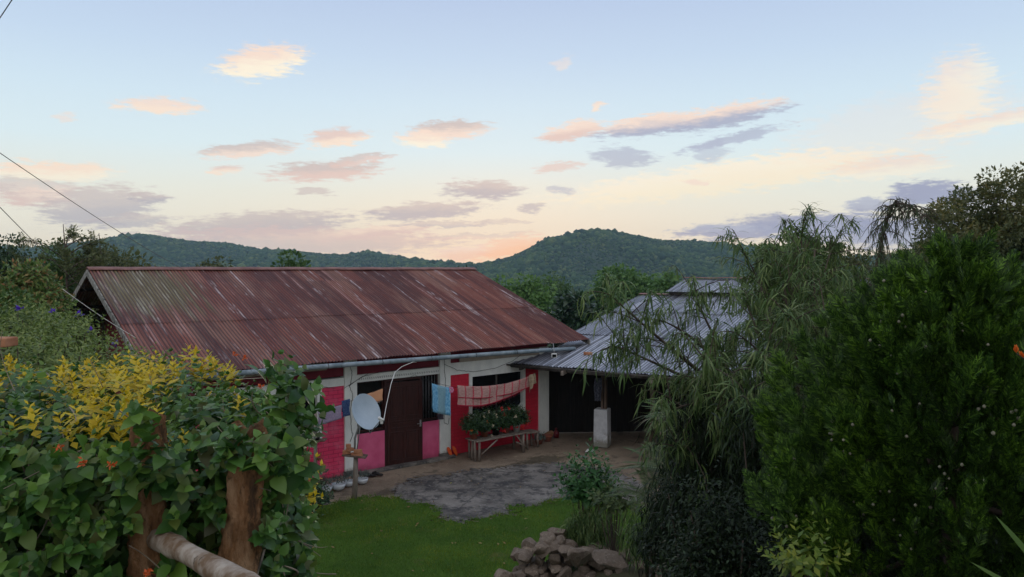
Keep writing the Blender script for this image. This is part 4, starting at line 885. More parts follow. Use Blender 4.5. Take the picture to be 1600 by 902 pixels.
mb = MB(); mb.tube(bez(wb - [0, 0, .2], (wb + fork) / 2 + [-.15, 0, 0], fork, 8), [.07, .045], 7)
pos, dr, sz = [], [], []
for (c_, t_, Yt, dens) in BR:
    tip = P(t_[0], t_[1], Yt); ctl = P(c_[0], c_[1], (Yt + 6.2) / 2); pth = bez(fork, ctl, tip, 16); mb.tube(pth, [.028, .004], 5)
    n_ = int(23 * dens)
    for k in range(n_):
        i = int(rng.integers(5, 16)); s0 = pth[i]; tg = norm(pth[min(i + 1, 15)] - pth[i - 1]); a = rdir(1)[0]
        e = s0 + norm(tg * .6 + a * .8 + [0, 0, .15]) * rng.uniform(.12, .42); e2 = e + np.array([0, 0, -.08]); tw = bez(s0, e + [0, 0, .06], e2, 6); mb.tube(tw, [.005, .0018], 3, cap=False)
        m_ = 24; j = rng.integers(1, 6, m_); d_ = norm(tw[-1] - s0)
        pos.append(tw[j] + rng.normal(0, .012, (m_, 3))); dr.append(norm(d_ * .55 + rdir(m_) * .6 + np.array([0, 0, -.35]))); sz.append(rng.uniform(.06, .15, m_))
    m_ = 26; pos.append(np.tile(tip, (m_, 1)) + rng.normal(0, .015, (m_, 3))); dr.append(norm(rdir(m_) * .8 + np.array([0, 0, .35]))); sz.append(rng.uniform(.08, .15, m_))
mb.build('trunk', M_BARK, weep)
pos = np.concatenate(pos); leaves('foliage', strapT(.055, .8, 4), pos, np.concatenate(dr), np.tile([0, 0, 1.], (len(pos), 1)) + rng.normal(0, .25, (len(pos), 3)), np.concatenate(sz), L_WEEP, weep)
# pale leaf mop of an aloe like shoot under the weeping tree's left limb
def mop(name, label, cat, c_, n_, size, m_, up=.5, T=T_STRAP, stemto=None):
    root = thing(name, label, cat, stemto if stemto is not None else c_)
    d_ = rdir(n_); d_[:, 2] = np.abs(d_[:, 2]) * .8 + up * .3; d_ = norm(d_)
    leaves('foliage', T, np.tile(c_, (n_, 1)) + d_ * .01, d_, np.tile([0, 0, 1.], (n_, 1)) + rng.normal(0, .1, (n_, 3)), size * rng.uniform(.7, 1.15, n_), m_, root)
    if stemto is not None: b = MB(); b.tube(bez(stemto, (stemto + c_) / 2 + [.05, 0, .1], c_, 8), [.016, .01], 6); b.build('stem', M_BARKG, root)
    return root
L_PALE = leafmat('pale_yellow_green_leaf', [(.09, .14, .04), (.14, .19, .06), (.2, .23, .09)], .5, .3)
ptree('broadleaf_tree', 'soft rounded green tree crown behind the top of the weeping tree', 1240, 338, 92, 9.5, 2.0, leafmat('soft_green_leaf', [(.07, .125, .04), (.11, .18, .055), (.16, .24, .08)], .5, .3), leaf=.055, clumps=190, per=110, crad=.13, T=T_OVAL, limbs=12)
# bare arching fern like branch against the sky
L_ARCH = leafmat('dark_arching_leaf', [(.05, .075, .035), (.08, .11, .05)], .55, .2)
ab = np.array([P(1350, 700, 7.0)[0], 7.0, 0]); ab[2] = gz_(ab[0], ab[1])
arch = thing('arching_tree', 'thin dark tree whose bare looking top curls over against the sky', 'tree', ab); mb = MB(); pos, dr = [], []
s0 = P(1355, 520, 7); mb.tube([ab, (ab + s0) / 2 + [.1, 0, 0], s0], [.04, .025], 6)
main = np.concatenate([bez(s0, P(1368, 400, 7), P(1392, 325, 7), 10), bez(P(1392, 325, 7), P(1402, 306, 7), P(1446, 338, 6.8), 8)[1:]]); mb.tube(main, [.02, .004], 5)
for k in range(3, len(main)):
    for _ in range(5):
        a = rng.uniform(0, 2 * pi); st_ = main[k]; e = st_ + np.array([cos(a) * .26, sin(a) * .2, -rng.uniform(.05, .35)]) * rng.uniform(.5, 1.2); tw = bez(st_, st_ * .4 + e * .6 + [0, 0, .12], e, 8); mb.tube(tw, [.006, .002], 3, cap=False)
        for j in range(1, 8):
            for _ in range(3): pos.append(tw[j]); dr.append(norm(e - st_ + rng.normal(0, .18, 3)))
for (cx, cy) in ((1400, 300), (1425, 312), (1375, 345)):
    tw = bez(main[8], P(cx, cy - 14, 7), P(cx + 30, cy + 30, 6.9), 9); mb.tube(tw, [.007, .002], 4)
    for j in range(2, 9):
        for _ in range(5): pos.append(tw[j]); dr.append(norm(np.array([.3, 0, -.6]) + rng.normal(0, .5, 3)))
mb.build('trunk', M_BARK, arch); pos = np.array(pos)
leaves('foliage', T_STRAP, pos, np.array(dr), np.tile([0, 0, 1.], (len(pos), 1)), rng.uniform(.05, .11, len(pos)), L_ARCH, arch)
# ---- dark undergrowth right of the stone wall
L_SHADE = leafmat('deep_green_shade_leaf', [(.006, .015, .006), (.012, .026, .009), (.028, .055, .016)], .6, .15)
def strapbush(name, label, px, Y, top, hw, hh_, m_, n=40, per=70, size=(.05, .12), down=.5, T=strapT(.055, .8, 4)):
    b_ = onground(px, Y); root = thing(name, label, 'shrub', b_); c_ = P(px, top, Y); rx = hw * Y / F; rz = hh_ * Y / F / 2; c_[2] -= rz
    cen = ellpts(c_, (rx, rx * .8, rz), n, .3, -1); mb = MB()
    for k in range(0, n, 3): mb.tube(bez(b_ - [0, 0, .1], b_ * .4 + cen[k] * .6 + [0, 0, .1], cen[k], 7), [.014, .004], 4)
    mb.build('stem', M_BARK, root); pos = np.repeat(cen, per, 0) + rng.normal(0, .07, (n * per, 3)); d_ = norm(rdir(n * per) + [0, 0, -down])
    leaves('foliage', T, pos, d_, np.tile([0, 0, 1.], (n * per, 1)) + rng.normal(0, .3, (n * per, 3)), rng.uniform(*size, n * per), m_, root); return root
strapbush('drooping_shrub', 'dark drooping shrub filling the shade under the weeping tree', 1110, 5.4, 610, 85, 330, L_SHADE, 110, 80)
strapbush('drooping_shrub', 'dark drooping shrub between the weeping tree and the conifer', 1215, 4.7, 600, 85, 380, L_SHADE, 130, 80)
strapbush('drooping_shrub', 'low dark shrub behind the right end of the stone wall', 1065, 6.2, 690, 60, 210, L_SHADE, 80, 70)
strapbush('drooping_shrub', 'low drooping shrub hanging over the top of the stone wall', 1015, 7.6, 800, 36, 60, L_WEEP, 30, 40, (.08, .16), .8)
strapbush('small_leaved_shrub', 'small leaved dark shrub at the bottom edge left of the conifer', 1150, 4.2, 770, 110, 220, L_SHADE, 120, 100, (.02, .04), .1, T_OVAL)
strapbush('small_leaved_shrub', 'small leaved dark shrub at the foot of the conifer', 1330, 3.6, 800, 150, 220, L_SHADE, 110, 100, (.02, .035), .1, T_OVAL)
L_FERN = leafmat('fern_frond', [(.05, .085, .025), (.08, .125, .04), (.13, .17, .06)], .5, .3)
def fern(label, px, Y, cy, n, size, m_=L_FERN, dirx=-.4, name='fern_palm'):
    b_ = onground(px, Y); c_ = P(px, cy, Y); root = thing(name, label, 'fern', b_); b = MB(); b.tube([b_ - [0, 0, .1], c_], [.03, .02], 6); b.build('stem', M_BARK, root)
    a = rng.uniform(0, 2 * pi, n); d_ = norm(np.stack([np.cos(a) + dirx, np.sin(a) - .2, rng.uniform(0, .8, n)], 1))
    leaves('frond', featherT(20, .014, .26), np.tile(c_, (n, 1)), d_, np.tile([0, 0, 1.], (n, 1)) + rng.normal(0, .1, (n, 3)), size * rng.uniform(.7, 1.1, n), m_, root); return root
fern('arching fern palm with narrow fronds beside the white pier', 1040, 7.6, 735, 26, .5)
fern('lower fern palm with pale fronds left of the dark shrubs', 1020, 7.2, 775, 20, .40)
fern('fern palm leaning out in front of the shed post', 1060, 7.0, 650, 18, .36, L_WEEP)
mop('strap_leaved_plant', 'pale strap leaved tuft hanging below the left limb of the weeping tree', 'plant', P(1105, 590, 5.2), 60, .17, L_PALE, .2, T_LONG, fork + [-.2, -.3, 0])
mop('strap_leaved_plant', 'pale mop of strap leaves near the middle of the weeping tree', 'plant', P(1235, 490, 5.4), 80, .19, L_PALE, .2, T_LONG, fork + [0, -.2, 0])
mop('strap_leaved_plant', 'long leaved tuft on the shed post behind the ferns', 'plant', P(1030, 655, 8.5), 36, .30, L_FERN, .1, T_LONG, onground(1032, 8.5))
# leafy plant beside the concrete yard
def leafyplant(name, label, cat, b_, c_, r, n, size, m_, nodes=4, T=T_OVAL, group=None, flower=None):
    b_ = np.asarray(b_, float); root = thing(name, label, cat, b_, 0, group); d_ = rdir(n); d_[:, 2] = np.abs(d_[:, 2]) * .9 - .15; d_ = norm(d_)
    st = np.asarray(c_) + d_ * np.asarray(r) * rng.uniform(.35, .9, (n, 1)); mb = MB()
    for k in range(0, n, 4): mb.tube(bez(b_, (b_ + st[k]) / 2 + [0, 0, .05], st[k], 5), [.008, .003], 4)
    mb.build('stem', M_BARK, root); p_, q_, n2, s_ = shoots(st, d_ + np.array([0, 0, .7]), nodes, size * .55, size)
    leaves('foliage', T, p_, q_, n2, s_, m_, root)
    if flower:
        for (nm_, col, cnt, fs) in flower:
            k = rng.choice(n, cnt); fp = st[k] + d_[k] * np.asarray(r) * .25 + [0, 0, size * .9]; m5 = 7
            for f1 in fp: leaves('flower', T_OVAL, np.tile(f1, (m5, 1)), norm(rdir(m5) + [0, -.4, .5]), rdir(m5), fs, col, root)
    return root
L_LUSH = leafmat('lush_green_leaf', [(.03, .10, .025), (.045, .14, .035), (.07, .19, .05)], .4, .3)
b_ = G(925, 790); b_ = np.array([b_[0], 10.2, gz_(b_[0], 10.2)]); b_ = np.array([P(918, 800, 9.3)[0], 9.3, 0.0])
leafyplant('leafy_plant', 'lush green leafy plant standing at the edge of the concrete yard', 'plant', [b_[0], b_[1], gz_(b_[0], b_[1])], P(918, 772, 9.3), (.28, .24, .5), 130, .13, L_LUSH, 4)
leafyplant('leafy_plant', 'yellow green broad leaved plant right of the lush plant', 'plant', onground(960, 8.6), P(962, 790, 8.6), (.28, .2, .26), 60, .12, L_FERN, 3)
strapbush('drooping_shrub', 'strap leaved low plant at the foot of the lush green plant', 925, 9.1, 793, 48, 85, L_WEEP, 60, 60, (.06, .16), .8)
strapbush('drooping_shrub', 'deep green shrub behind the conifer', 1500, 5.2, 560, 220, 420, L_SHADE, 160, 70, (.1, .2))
# golden sprigs and stray leaves low in the right corner
L_GOLD = leafmat('golden_leaf', [(.30, .20, .02), (.42, .28, .03), (.50, .36, .05), (.26, .26, .04)], .5, .3)
leafyplant('golden_shrub', 'small golden green shrub glowing in the dark bottom right corner', 'shrub', onground(1262, 3.0), P(1262, 885, 3.0), (.13, .12, .09), 34, .055, leafmat('golden_green_leaf', [(.07, .14, .02), (.14, .21, .03), (.24, .28, .04)], .5, .3), 5)
lb = P(1640, 905, 1.6); bl = leaves('blade_plant', strapT(.05, .15, 5), np.array([lb, lb + [.0, .02, -.06], lb + [.02, 0, -.15]]), norm(np.array([[-.5, .02, .62], [-.6, .1, .33], [-.5, 0, .2]])), np.array([[-.2, -1, .1]] * 3), np.array([.17, .16, .14]), leafmat('blade_leaf', [(.05, .13, .03), (.10, .17, .04)], .4, .3)); tag(bl, 'long pointed leaf blades at the bottom right edge', 'plant')
fo = P(1590, 540, 2.0); root = thing('orange_flower_spray', 'orange budded flower stalk hanging in at the right edge', 'flower', P(1635, 575, 2.0)); b = MB(); b.tube(bez(P(1640, 585, 2.0), P(1612, 570, 2.0), P(1588, 552, 2.0), 8), [.003, .0015], 5); b.build('stem', M_BARK, root)
leaves('flower', T_OVAL, np.repeat([P(1588, 552, 2.0), P(1600, 560, 2.0)], 5, 0), norm(rng.normal(0, .25, (10, 3)) + [-.25, 0, 1]), rdir(10), .024, leafmat('orange_petal', [(.6, .12, .02), (.75, .2, .03)], .5, .3), root)

# ---- left foreground hedge
L_HEDGE = leafmat('hedge_leaf', [(.020, .070, .014), (.036, .105, .020), (.065, .16, .028), (.12, .24, .045), (.07, .08, .025)], .42, .25, (2.5, (1.25, 1.15, .9)), .4)
L_YEL = leafmat('yellow_leaf', [(.46, .33, .010), (.62, .46, .015), (.66, .52, .03), (.28, .32, .03)], .5, .3)
def hb_z(x, y): return 4.27 - .10 * sstep(x, -1.2, -.55) - .12 * np.sin(x * 4 + y * 3) * .3
hx0 = -.60
root = thing('lantana_hedge', 'thick green hedge with heart shaped leaves and yellow tips in the left foreground', 'hedge', np.array([-1.3, 2.4, 3.0]))
def hxe(y): return -.12 - .235 * y
def shell(n):
    """points and outward normals on the hedge body"""
    P_, N_ = [], []
    m1 = int(n * .42); y = rng.uniform(1.95, 3.0, m1); x = hxe(y) - rng.uniform(0, 1, m1) * (hxe(y) + 3.0)                               # top
    ed = np.minimum(np.minimum((x + 3.2), (hxe(y) - x)), np.minimum(y - 1.8, 3.15 - y)); z = hb_z(x, y) - .25 * np.exp(-ed / .10) - .30 * np.exp(-(hxe(y) - x) / .16) + rng.normal(0, .03, m1)
    P_.append(np.stack([x, y, z], 1)); N_.append(np.tile([0, -.35, 1.], (m1, 1)))
    m2 = int(n * .40); x = rng.uniform(-2.4, hxe(1.95), m2); z = rng.uniform(3.15, 4.2, m2); y = 1.86 + .06 * np.sin(x * 7 + z * 5) + .10 * (4.2 - z) * .3 + rng.normal(0, .02, m2) + .18 * sstep(x, -.95, -.6)   # front
    P_.append(np.stack([x, y, z], 1)); N_.append(np.tile([0, -1, .25], (m2, 1)))
    m3 = n - m1 - m2; y = rng.uniform(1.9, 3.1, m3); z = rng.uniform(3.1, 4.12, m3); x = hxe(y) - .02 + .04 * np.sin(y * 6 + z * 5) - .12 * (4.2 - z) * .6 + rng.normal(0, .02, m3) - .22 * sstep(z, 3.85, 4.2) ** 1.0        # right end
    P_.append(np.stack([x, y, z], 1)); N_.append(np.tile([1, -.3, .25], (m3, 1)))
    return np.concatenate(P_), norm(np.concatenate(N_))
hp, hn = shell(3000)
# the hedge thins out between the two old posts
def hole(p): sx = 800 + F * p[:, 0] / p[:, 1]; sy = 420 + F * (EYE - p[:, 2]) / p[:, 1]; return (sx > 275) & (sx < 322) & (sy > 700) & (p[:, 1] < 2.05)
def postfree(p):
    sx = 800 + F * p[:, 0] / p[:, 1]; sy = 420 + F * (EYE - p[:, 2]) / p[:, 1]
    return ((sx > 205) & (sx < 255) & (sy > 775) & (sy < 1000) & (p[:, 1] < 1.95)) | ((sx > 350) & (sx < 400) & (sy > 715) & (p[:, 1] < 2.0)) | ((sx > 330) & (sx < 430) & (sy > 850) & (p[:, 1] < 2.1)) | ((sx > 435) & (sy > 745) & (p[:, 1] < 2.3))
keep = ~hole(hp) & ~postfree(hp); hp, hn = hp[keep], hn[keep]
sxh = 800 + F * hp[:, 0] / hp[:, 1]; top = hn[:, 2] > .8
st = hp - hn * .02; tdir = norm(hn + rng.normal(0, .35, hn.shape) + [0, 0, .35])
yel_zone = top & (rng.random(len(hp)) < np.where(hp[:, 0] < -.98 - .12 * np.sin(hp[:, 1] * 9), .5 + .42 * np.sign(np.sin(hp[:, 0] * 9 + 2 * np.sin(hp[:, 1] * 8)) + .35), .04)) & (hp[:, 1] > 1.98)
fm = np.concatenate([[0]])
p_, q_, n_, s_ = shoots(st[~yel_zone], tdir[~yel_zone], 4, .024, np.where(top[~yel_zone], .040, .056), .35)
k_ = ~postfree(p_); p_, q_, n_, s_ = p_[k_], q_[k_], n_[k_], s_[k_]
leaves('foliage', T_BROAD, p_, q_, n_, s_, L_HEDGE, root)
p_, q_, n_, s_ = shoots(st[yel_zone] + [0, 0, .02], norm(tdir[yel_zone] + [0, 0, .4]), 5, .012, .040, .05, 1.1)
leaves('foliage', T_OVAL, p_, q_, n_, s_ * 1.15, L_YEL, root)['label'] = 'yellow leaved top of the hedge'
ip = np.stack([rng.uniform(-2.4, -.6, 24000), rng.uniform(2.02, 2.98, 24000), rng.uniform(3.1, 4.18, 24000)], 1); ip = ip[ip[:, 0] < hxe(ip[:, 1]) - .06]; ip = ip[~hole(ip)]
leaves('inner_foliage', T_OVAL, ip, rdir(len(ip)), rdir(len(ip)), rng.uniform(.04, .075, len(ip)), L_HEDGE, root)
mb = MB()
for k in range(300):
    i = rng.integers(0, len(hp)); p = hp[i]; inn = p - hn[i] * rng.uniform(.1, .3) + rng.normal(0, .10, 3); e = p + hn[i] * rng.uniform(-.01, .045) + rng.normal(0, .07, 3)
    if postfree(np.array([e]))[0]: continue
    inn = e + (inn - e) * min(1, .22 / np.linalg.norm(inn - e)); mb.tube(bez(inn, (inn + e) / 2 + rng.normal(0, .02, 3), e, 6), [.0022, .001], 4, cap=False)
for k in range(26):
    e = np.array([rng.uniform(-1.15, -.66), rng.uniform(1.95, 2.2), rng.uniform(3.5, 4.15)]); s0 = e + np.array([rng.uniform(-.12, -.03), .2, rng.uniform(-.2, .05)]); mb.tube(bez(s0, (s0 + e) / 2 + rng.normal(0, .04, 3), e, 7), [.005, .002], 5, cap=False)
mb.build('branch', M_BARKG, root)['kind'] = 'stuff'
L_ORF = leafmat('orange_red_petal', [(.55, .07, .02), (.65, .14, .03)], .5, .3)
fp = np.array([P(x, y, Y) for x, y, Y in ((132, 722, 1.72), (174, 726, 1.72), (406, 604, 2.05), (92, 700, 1.75), (382, 561, 2.55), (368, 552, 2.7), (232, 893, 1.7))])
for f1 in fp: leaves('flower', T_OVAL, f1 + rng.normal(0, .004, (12, 3)), norm(rdir(12) + [0, -.6, .3]), rdir(12), .013, L_ORF, root)
# twigs with leaves reaching out of the right end
sp_ = np.array([P(*a) for a in ((486, 640, 2.1), (470, 700, 2.1), (480, 730, 2.15), (455, 600, 2.2), (495, 680, 2.15), (478, 610, 2.2), (440, 745, 2.2), (500, 655, 2.2))]); sp_[:, 0] -= .07
p_, q_, n_, s_ = shoots(np.repeat(sp_, 5, 0) + rng.normal(0, .03, (40, 3)), np.tile([1, -.2, .5], (40, 1)) + rng.normal(0, .5, (40, 3)), 4, .026, .05, .3)
leaves('foliage', T_BROAD, p_, q_, n_, s_, L_HEDGE, root)
wp_ = np.array([P(rng.uniform(188, 262), rng.uniform(695, 755), 1.86) for _ in range(8)] + [P(rng.uniform(350, 412), rng.uniform(690, 735), 1.92) for _ in range(7)] + [P(rng.uniform(195, 250), rng.uniform(640, 670), 1.9) for _ in range(3)])
p_, q_, n_, s_ = shoots(wp_, np.tile([0, -.5, .8], (len(wp_), 1)) + rng.normal(0, .5, (len(wp_), 3)), 4, .022, .054, .35)
leaves('foliage', T_BROAD, p_, q_, n_, s_, L_HEDGE, root)
# small yellow shrub below the hedge's right end
leafyplant('golden_shrub', 'yellow leaved shrub growing below the right end of the hedge', 'shrub', [-.98, 3.1, gz_(-.98, 3.1)], P(432, 810, 3.1), (.14, .2, .34), 60, .07, L_YEL, 4)
leafyplant('green_shrub', 'green shrub tangled below the right end of the hedge', 'shrub', [-1.02, 3.0, gz_(-1.02, 3.0)], P(425, 845, 3.0), (.14, .2, .40), 130, .055, L_HEDGE, 4)
# hedge growing further left behind, with violet flowers
L_LOOSE = leafmat('loose_shrub_leaf', [(.09, .15, .032), (.16, .23, .05), (.26, .32, .10)], .5, .3)
L_VIO = leafmat('violet_petal', [(.10, .04, .45), (.16, .07, .6)], .5, .3)
leafyplant('flowering_shrub', 'loose shrub with violet flowers in front of the left gable', 'shrub', onground(118, 5.2), P(112, 545, 5.2), (.24, .3, .24), 170, .05, L_LOOSE, 5, flower=[('f', L_VIO, 7, .035)])
leafyplant('flowering_shrub', 'loose shrub at the left edge below the rusty tipped bush, with one violet flower cluster', 'shrub', onground(45, 5.6), P(42, 530, 5.6), (.42, .4, .26), 260, .055, L_LOOSE, 5, flower=[('f', L_VIO, 3, .045)])
leafyplant('green_shrub', 'green shrub mass filling the left edge behind the yellow hedge top', 'shrub', onground(20, 4.0), P(20, 580, 4.0), (.5, .35, .22), 300, .045, L_LOOSE, 5)
leafyplant('green_shrub', 'green shrub behind the yellow hedge top below the gable', 'shrub', onground(170, 4.4), P(175, 590, 4.4), (.42, .35, .17), 240, .045, L_LOOSE, 5)
ptree('broadleaf_tree', 'low leafy tree between the violet flowered shrubs and the house gable', 40, 470, 90, 10.5, 2.6, L_MID, leaf=.08, clumps=140, per=110, crad=.22, T=T_OVAL, trunk_r=.05)
# ------------------------------------------------------------------ old posts and rail in the hedge
def postmat(t):
    c = t.ramp(t.noise(t.map(t.obj, (1, 1, .35)), 9, 6, .7), [(.38, (.16, .09, .05)), (.5, (.42, .215, .10)), (.62, (.66, .42, .25))])
    c = t.mix(t.m('MULTIPLY', t.sm(t.noise(t.map(t.obj, (1, 1, .4), (3, 1, 2)), 22, 5, .7), .54, .64), .7), c, (.07, .05, .035))
    setp(t, c, .9, 0, .15); bump(t, t.noise(t.map(t.obj, (1, 1, .5)), 34, 8, .8), 1, .04)
M_POST = mat('crumbling_wood_post', postmat)
def roughpost(label, p0, p1, r0, r1, seed):
    n, sg = 110, 44; V = []; ax_ = p1 - p0; r_ = np.random.default_rng(seed); ph = r_.uniform(0, 6, 8)
    for i in range(n + 1):
        t = i / n; c = p0 + ax_ * t + np.array([.008 * sin(t * 7 + ph[0]), 0, 0])
        for k in range(sg):
            a = 2 * pi * k / sg; f = 1 + .16 * sin(3 * a + ph[1] + t * 1.5) + .09 * sin(7 * a + ph[2] + t * 4) * (1 + sin(t * 20 + ph[3])) * .6 + .06 * sin(t * 31 + a * 2 + ph[4]) + .06 * sin(t * 70 + a * 5 + ph[5]) + .07 * sin(t * 45 + a * 9 + 3 * sin(t * 17)) + .05 * sin(a * 13 + t * 9) + r_.normal(0, .045)
            rr = (r0 + (r1 - r0) * t) * f; V.append(c + np.array([cos(a) * rr, sin(a) * rr * .8, (.010 * sin(2 * a + ph[6]) + .006 * sin(5 * a) + r_.normal(0, .002)) * (t > .96)]))
    V.append(p1 + [0, 0, -.015]); V.append(p0)
    fc = [(i * sg + k, i * sg + (k + 1) % sg, (i + 1) * sg + (k + 1) % sg, (i + 1) * sg + k) for i in range(n) for k in range(sg)]
    fc += [(n * sg + k, n * sg + (k + 1) % sg, (n + 1) * sg) for k in range(sg)]
    b = MB(); b.add(V, fc, True); return tag(b.build('wooden_post', M_POST), label, 'post', 'crumbling posts standing in the hedge')
pa = P(205, 960, 1.93); pa1 = P(232, 650, 2.0); pb = P(340, 980, 2.0); pb1 = P(388, 664, 2.0)
roughpost('crumbling orange brown post in the hedge, the left of two', np.array([pa[0], 1.93, 2.95]) + [-.02, 0, 0], pa1, .062, .036, 1)
roughpost('crumbling orange brown post at the right end of the hedge, beside the rail end', np.array([pb[0] - .02, 2.0, 2.95]), pb1, .060, .040, 2)
rl0 = P(235, 838, 2.02); rl1 = P(430, 935, 1.42); rl1 = rl1 + (rl1 - rl0) * .5
b = MB(); pts = np.array([rl0 + (rl1 - rl0) * t + [0, 0, .004 * sin(t * 9)] for t in np.linspace(0, 1, 30)]); rr = .026 + .0025 * np.sin(np.linspace(0, 1, 30) * 17) + np.where(np.arange(30) % 11 == 5, .003, 0)
b.tube(pts, rr, 14); M_RAIL = worn('peeling_pole', (.17, .11, .065), (.42, .37, .31), 7, .75, (1, 1, 1), .6, .006, lo=.42, hi=.56, spots=(30, (.06, .045, .03), .62))
tag(b.build('rail', M_RAIL), 'peeling round pole rail running out of the hedge at the bottom left', 'rail')
b = MB(); c_ = P(-2, 537, 3.6); b.frame(c_ - [.12, 0, .02], (.15, 0, 0), (0, .1, 0), (0, 0, .045)); tag(b.build('clay_block', M_BRK, bevel=.006), 'flat orange clay block at the left edge above the hedge', 'brick')
b = MB(); b.tube([P(6, 545, 3.65) - [.06, 0, 1.3], P(6, 545, 3.65) - [.06, 0, 0.0]], .03, 7); tag(b.build('wooden_post', M_WOODB), 'thin post under the flat clay block at the left edge', 'post')

# ------------------------------------------------------------------ dry stone wall
def rock(c, size, seed, name='stone', parent=None, mm=None):
    r_ = np.random.default_rng(seed); v, f = ico2s; v = v.copy() * (1 + .02 * r_.normal(0, 1, (len(v), 1)))
    for _ in range(16):
        d = norm(r_.normal(0, 1, 3)); h = r_.uniform(.50, .80); s_ = v @ d; k = s_ > h; v[k] -= np.outer(s_[k] - h, d)
    v = v * np.asarray(size) * r_.uniform(.85, 1.15, 3); a = r_.uniform(0, 6.28); R = np.array([[cos(a), -sin(a), 0], [sin(a), cos(a), 0], [0, 0, 1]]); v = v @ R.T + c
    b = MB(); b.add(v, f); return b.build(name, mm or M_STONE, parent)
ico3 = ico2s = ico(3)
wroot = thing('stone_wall', 'heaped dry stone retaining wall of rough brown rocks at the bottom', 'stone wall', np.array([.7, 8.9, 0]))
def topz(x): return np.interp(x, [-.45, -.15, .15, .42, .8, 1.2, 1.7, 2.4], [.80, 1.12, 1.34, 1.46, 1.42, 1.34, 1.26, 1.1])
sd = 100
for row in range(9):
    z0 = .10 + row * .165
    for k in range(18):
        x = -.40 + k * .165 + (row % 2) * .08 + rng.normal(0, .025)
        if z0 > topz(x) - .02 or x > 2.4: continue
        y = 8.15 + row * .085 + rng.normal(0, .03) + .10 * max(0, -x + .2); s_ = rng.uniform(.09, .155); sd += 1
        rock(np.array([x, y, z0 + rng.normal(0, .02)]), (s_, s_ * .9, s_ * rng.uniform(.75, 1.0)), sd, parent=wroot)
for k in range(110):   # loosely laid upper stones behind the face
    x = rng.uniform(-.2, 2.2); y = rng.uniform(8.6, 9.0); s_ = rng.uniform(.09, .15); sd += 1; rock(np.array([x, y, topz(x) - .06 - rng.choice([0, .22, .4]) + rng.normal(0, .03)]), (s_, s_, s_ * .75), sd, parent=wroot)
for k in range(14):   # end of the heap towards the lawn
    x = rng.uniform(-.5, -.2); y = rng.uniform(8.3, 9.1); s_ = rng.uniform(.12, .18); sd += 1; rock(np.array([x, y, rng.uniform(.1, .8)]), (s_, s_, s_ * .8), sd, parent=wroot)
for (px, py, Y, s_, lab) in ((870, 826, 9.0, (.17, .12, .09), 'pale flat stone lying topmost on the stone wall'), (957, 868, 7.6, (.30, .18, .10), 'large dark flat slab of stone at the right of the wall'), (905, 862, 8.0, (.15, .13, .14), 'blocky reddish brown stone resting against the dark slab')):
    sd += 1; o = rock(P(px, py, Y) - [0, 0, .05], s_, sd); tag(o, lab, 'stone', 'loose stones lying on the wall')
def wallcore(t): setp(t, (.07, .055, .04), .95); bump(t, t.noise(t.obj, 20, 5, .7), 1, .03)
b = MB(); b.frame((-.2, 8.86, -.1), (2.9, 0, 0), (.1, .4, 0), (0, 0, .85)); b.frame((0.1, 9.1, .4), (1.0, 0, 0), (0, .3, 0), (0, 0, .55)); b.build('earth_core', mat('packed_earth', wallcore), wroot)
# grass
n = 130000; gp_ = np.stack([rng.uniform(lp[:, 0].min(), lp[:, 0].max(), n), rng.uniform(lp[:, 1].min() + .6, lp[:, 1].max(), n), np.full(n, .022)], 1)
gp_ = gp_[inpoly(gp_ + rng.normal(0, .05, gp_.shape) + .10 * np.stack([np.sin(gp_[:, 1] * 9 + np.sin(gp_[:, 0] * 13)), np.sin(gp_[:, 0] * 11), 0 * gp_[:, 0]], 1), lp)]; vis = np.abs(gp_[:, 0]) / gp_[:, 1] < .75; gp_ = gp_[vis]; m_ = len(gp_)
g_ = leaves('grass', T_BLADE, gp_, norm(rng.normal(0, .45, (m_, 3)) + [0, 0, 1]), rdir(m_), rng.uniform(.022, .06, m_), M_BLADE, None, kind='stuff'); 
n2_ = 5000; e_ = lp[rng.integers(0, len(lp), n2_)][:, :2] + rng.normal(0, .07, (n2_, 2)); e_ = np.column_stack([e_, np.full(n2_, .015)]); e_ = e_[(e_[:, 1] > 11)]
t2_ = leaves('grass', T_BLADE, e_, norm(rng.normal(0, .5, (len(e_), 3)) + [0, 0, 1]), rdir(len(e_)), rng.uniform(.04, .10, len(e_)), M_BLADE, None, kind='stuff'); tag(t2_, 'longer ragged grass along the edge of the lawn', 'grass')
tag(g_, 'short green lawn grass in front of the house', 'grass')

fl2 = np.column_stack([rng.uniform(-3.5, 2.5, 150), rng.uniform(10.5, 19, 150), np.full(150, .045)])
fl2 = leaves('fallen_leaves', T_OVAL, fl2, rdir(150) * [1, 1, .15], np.tile([0, 0, 1.], (150, 1)), rng.uniform(.04, .09, 150), leafmat('dry_leaf', [(.12, .07, .03), (.26, .17, .07), (.2, .2, .06)], .8, .1), None, .2, kind='stuff'); tag(fl2, 'dry fallen leaves scattered over the lawn and yard', 'fallen leaves')
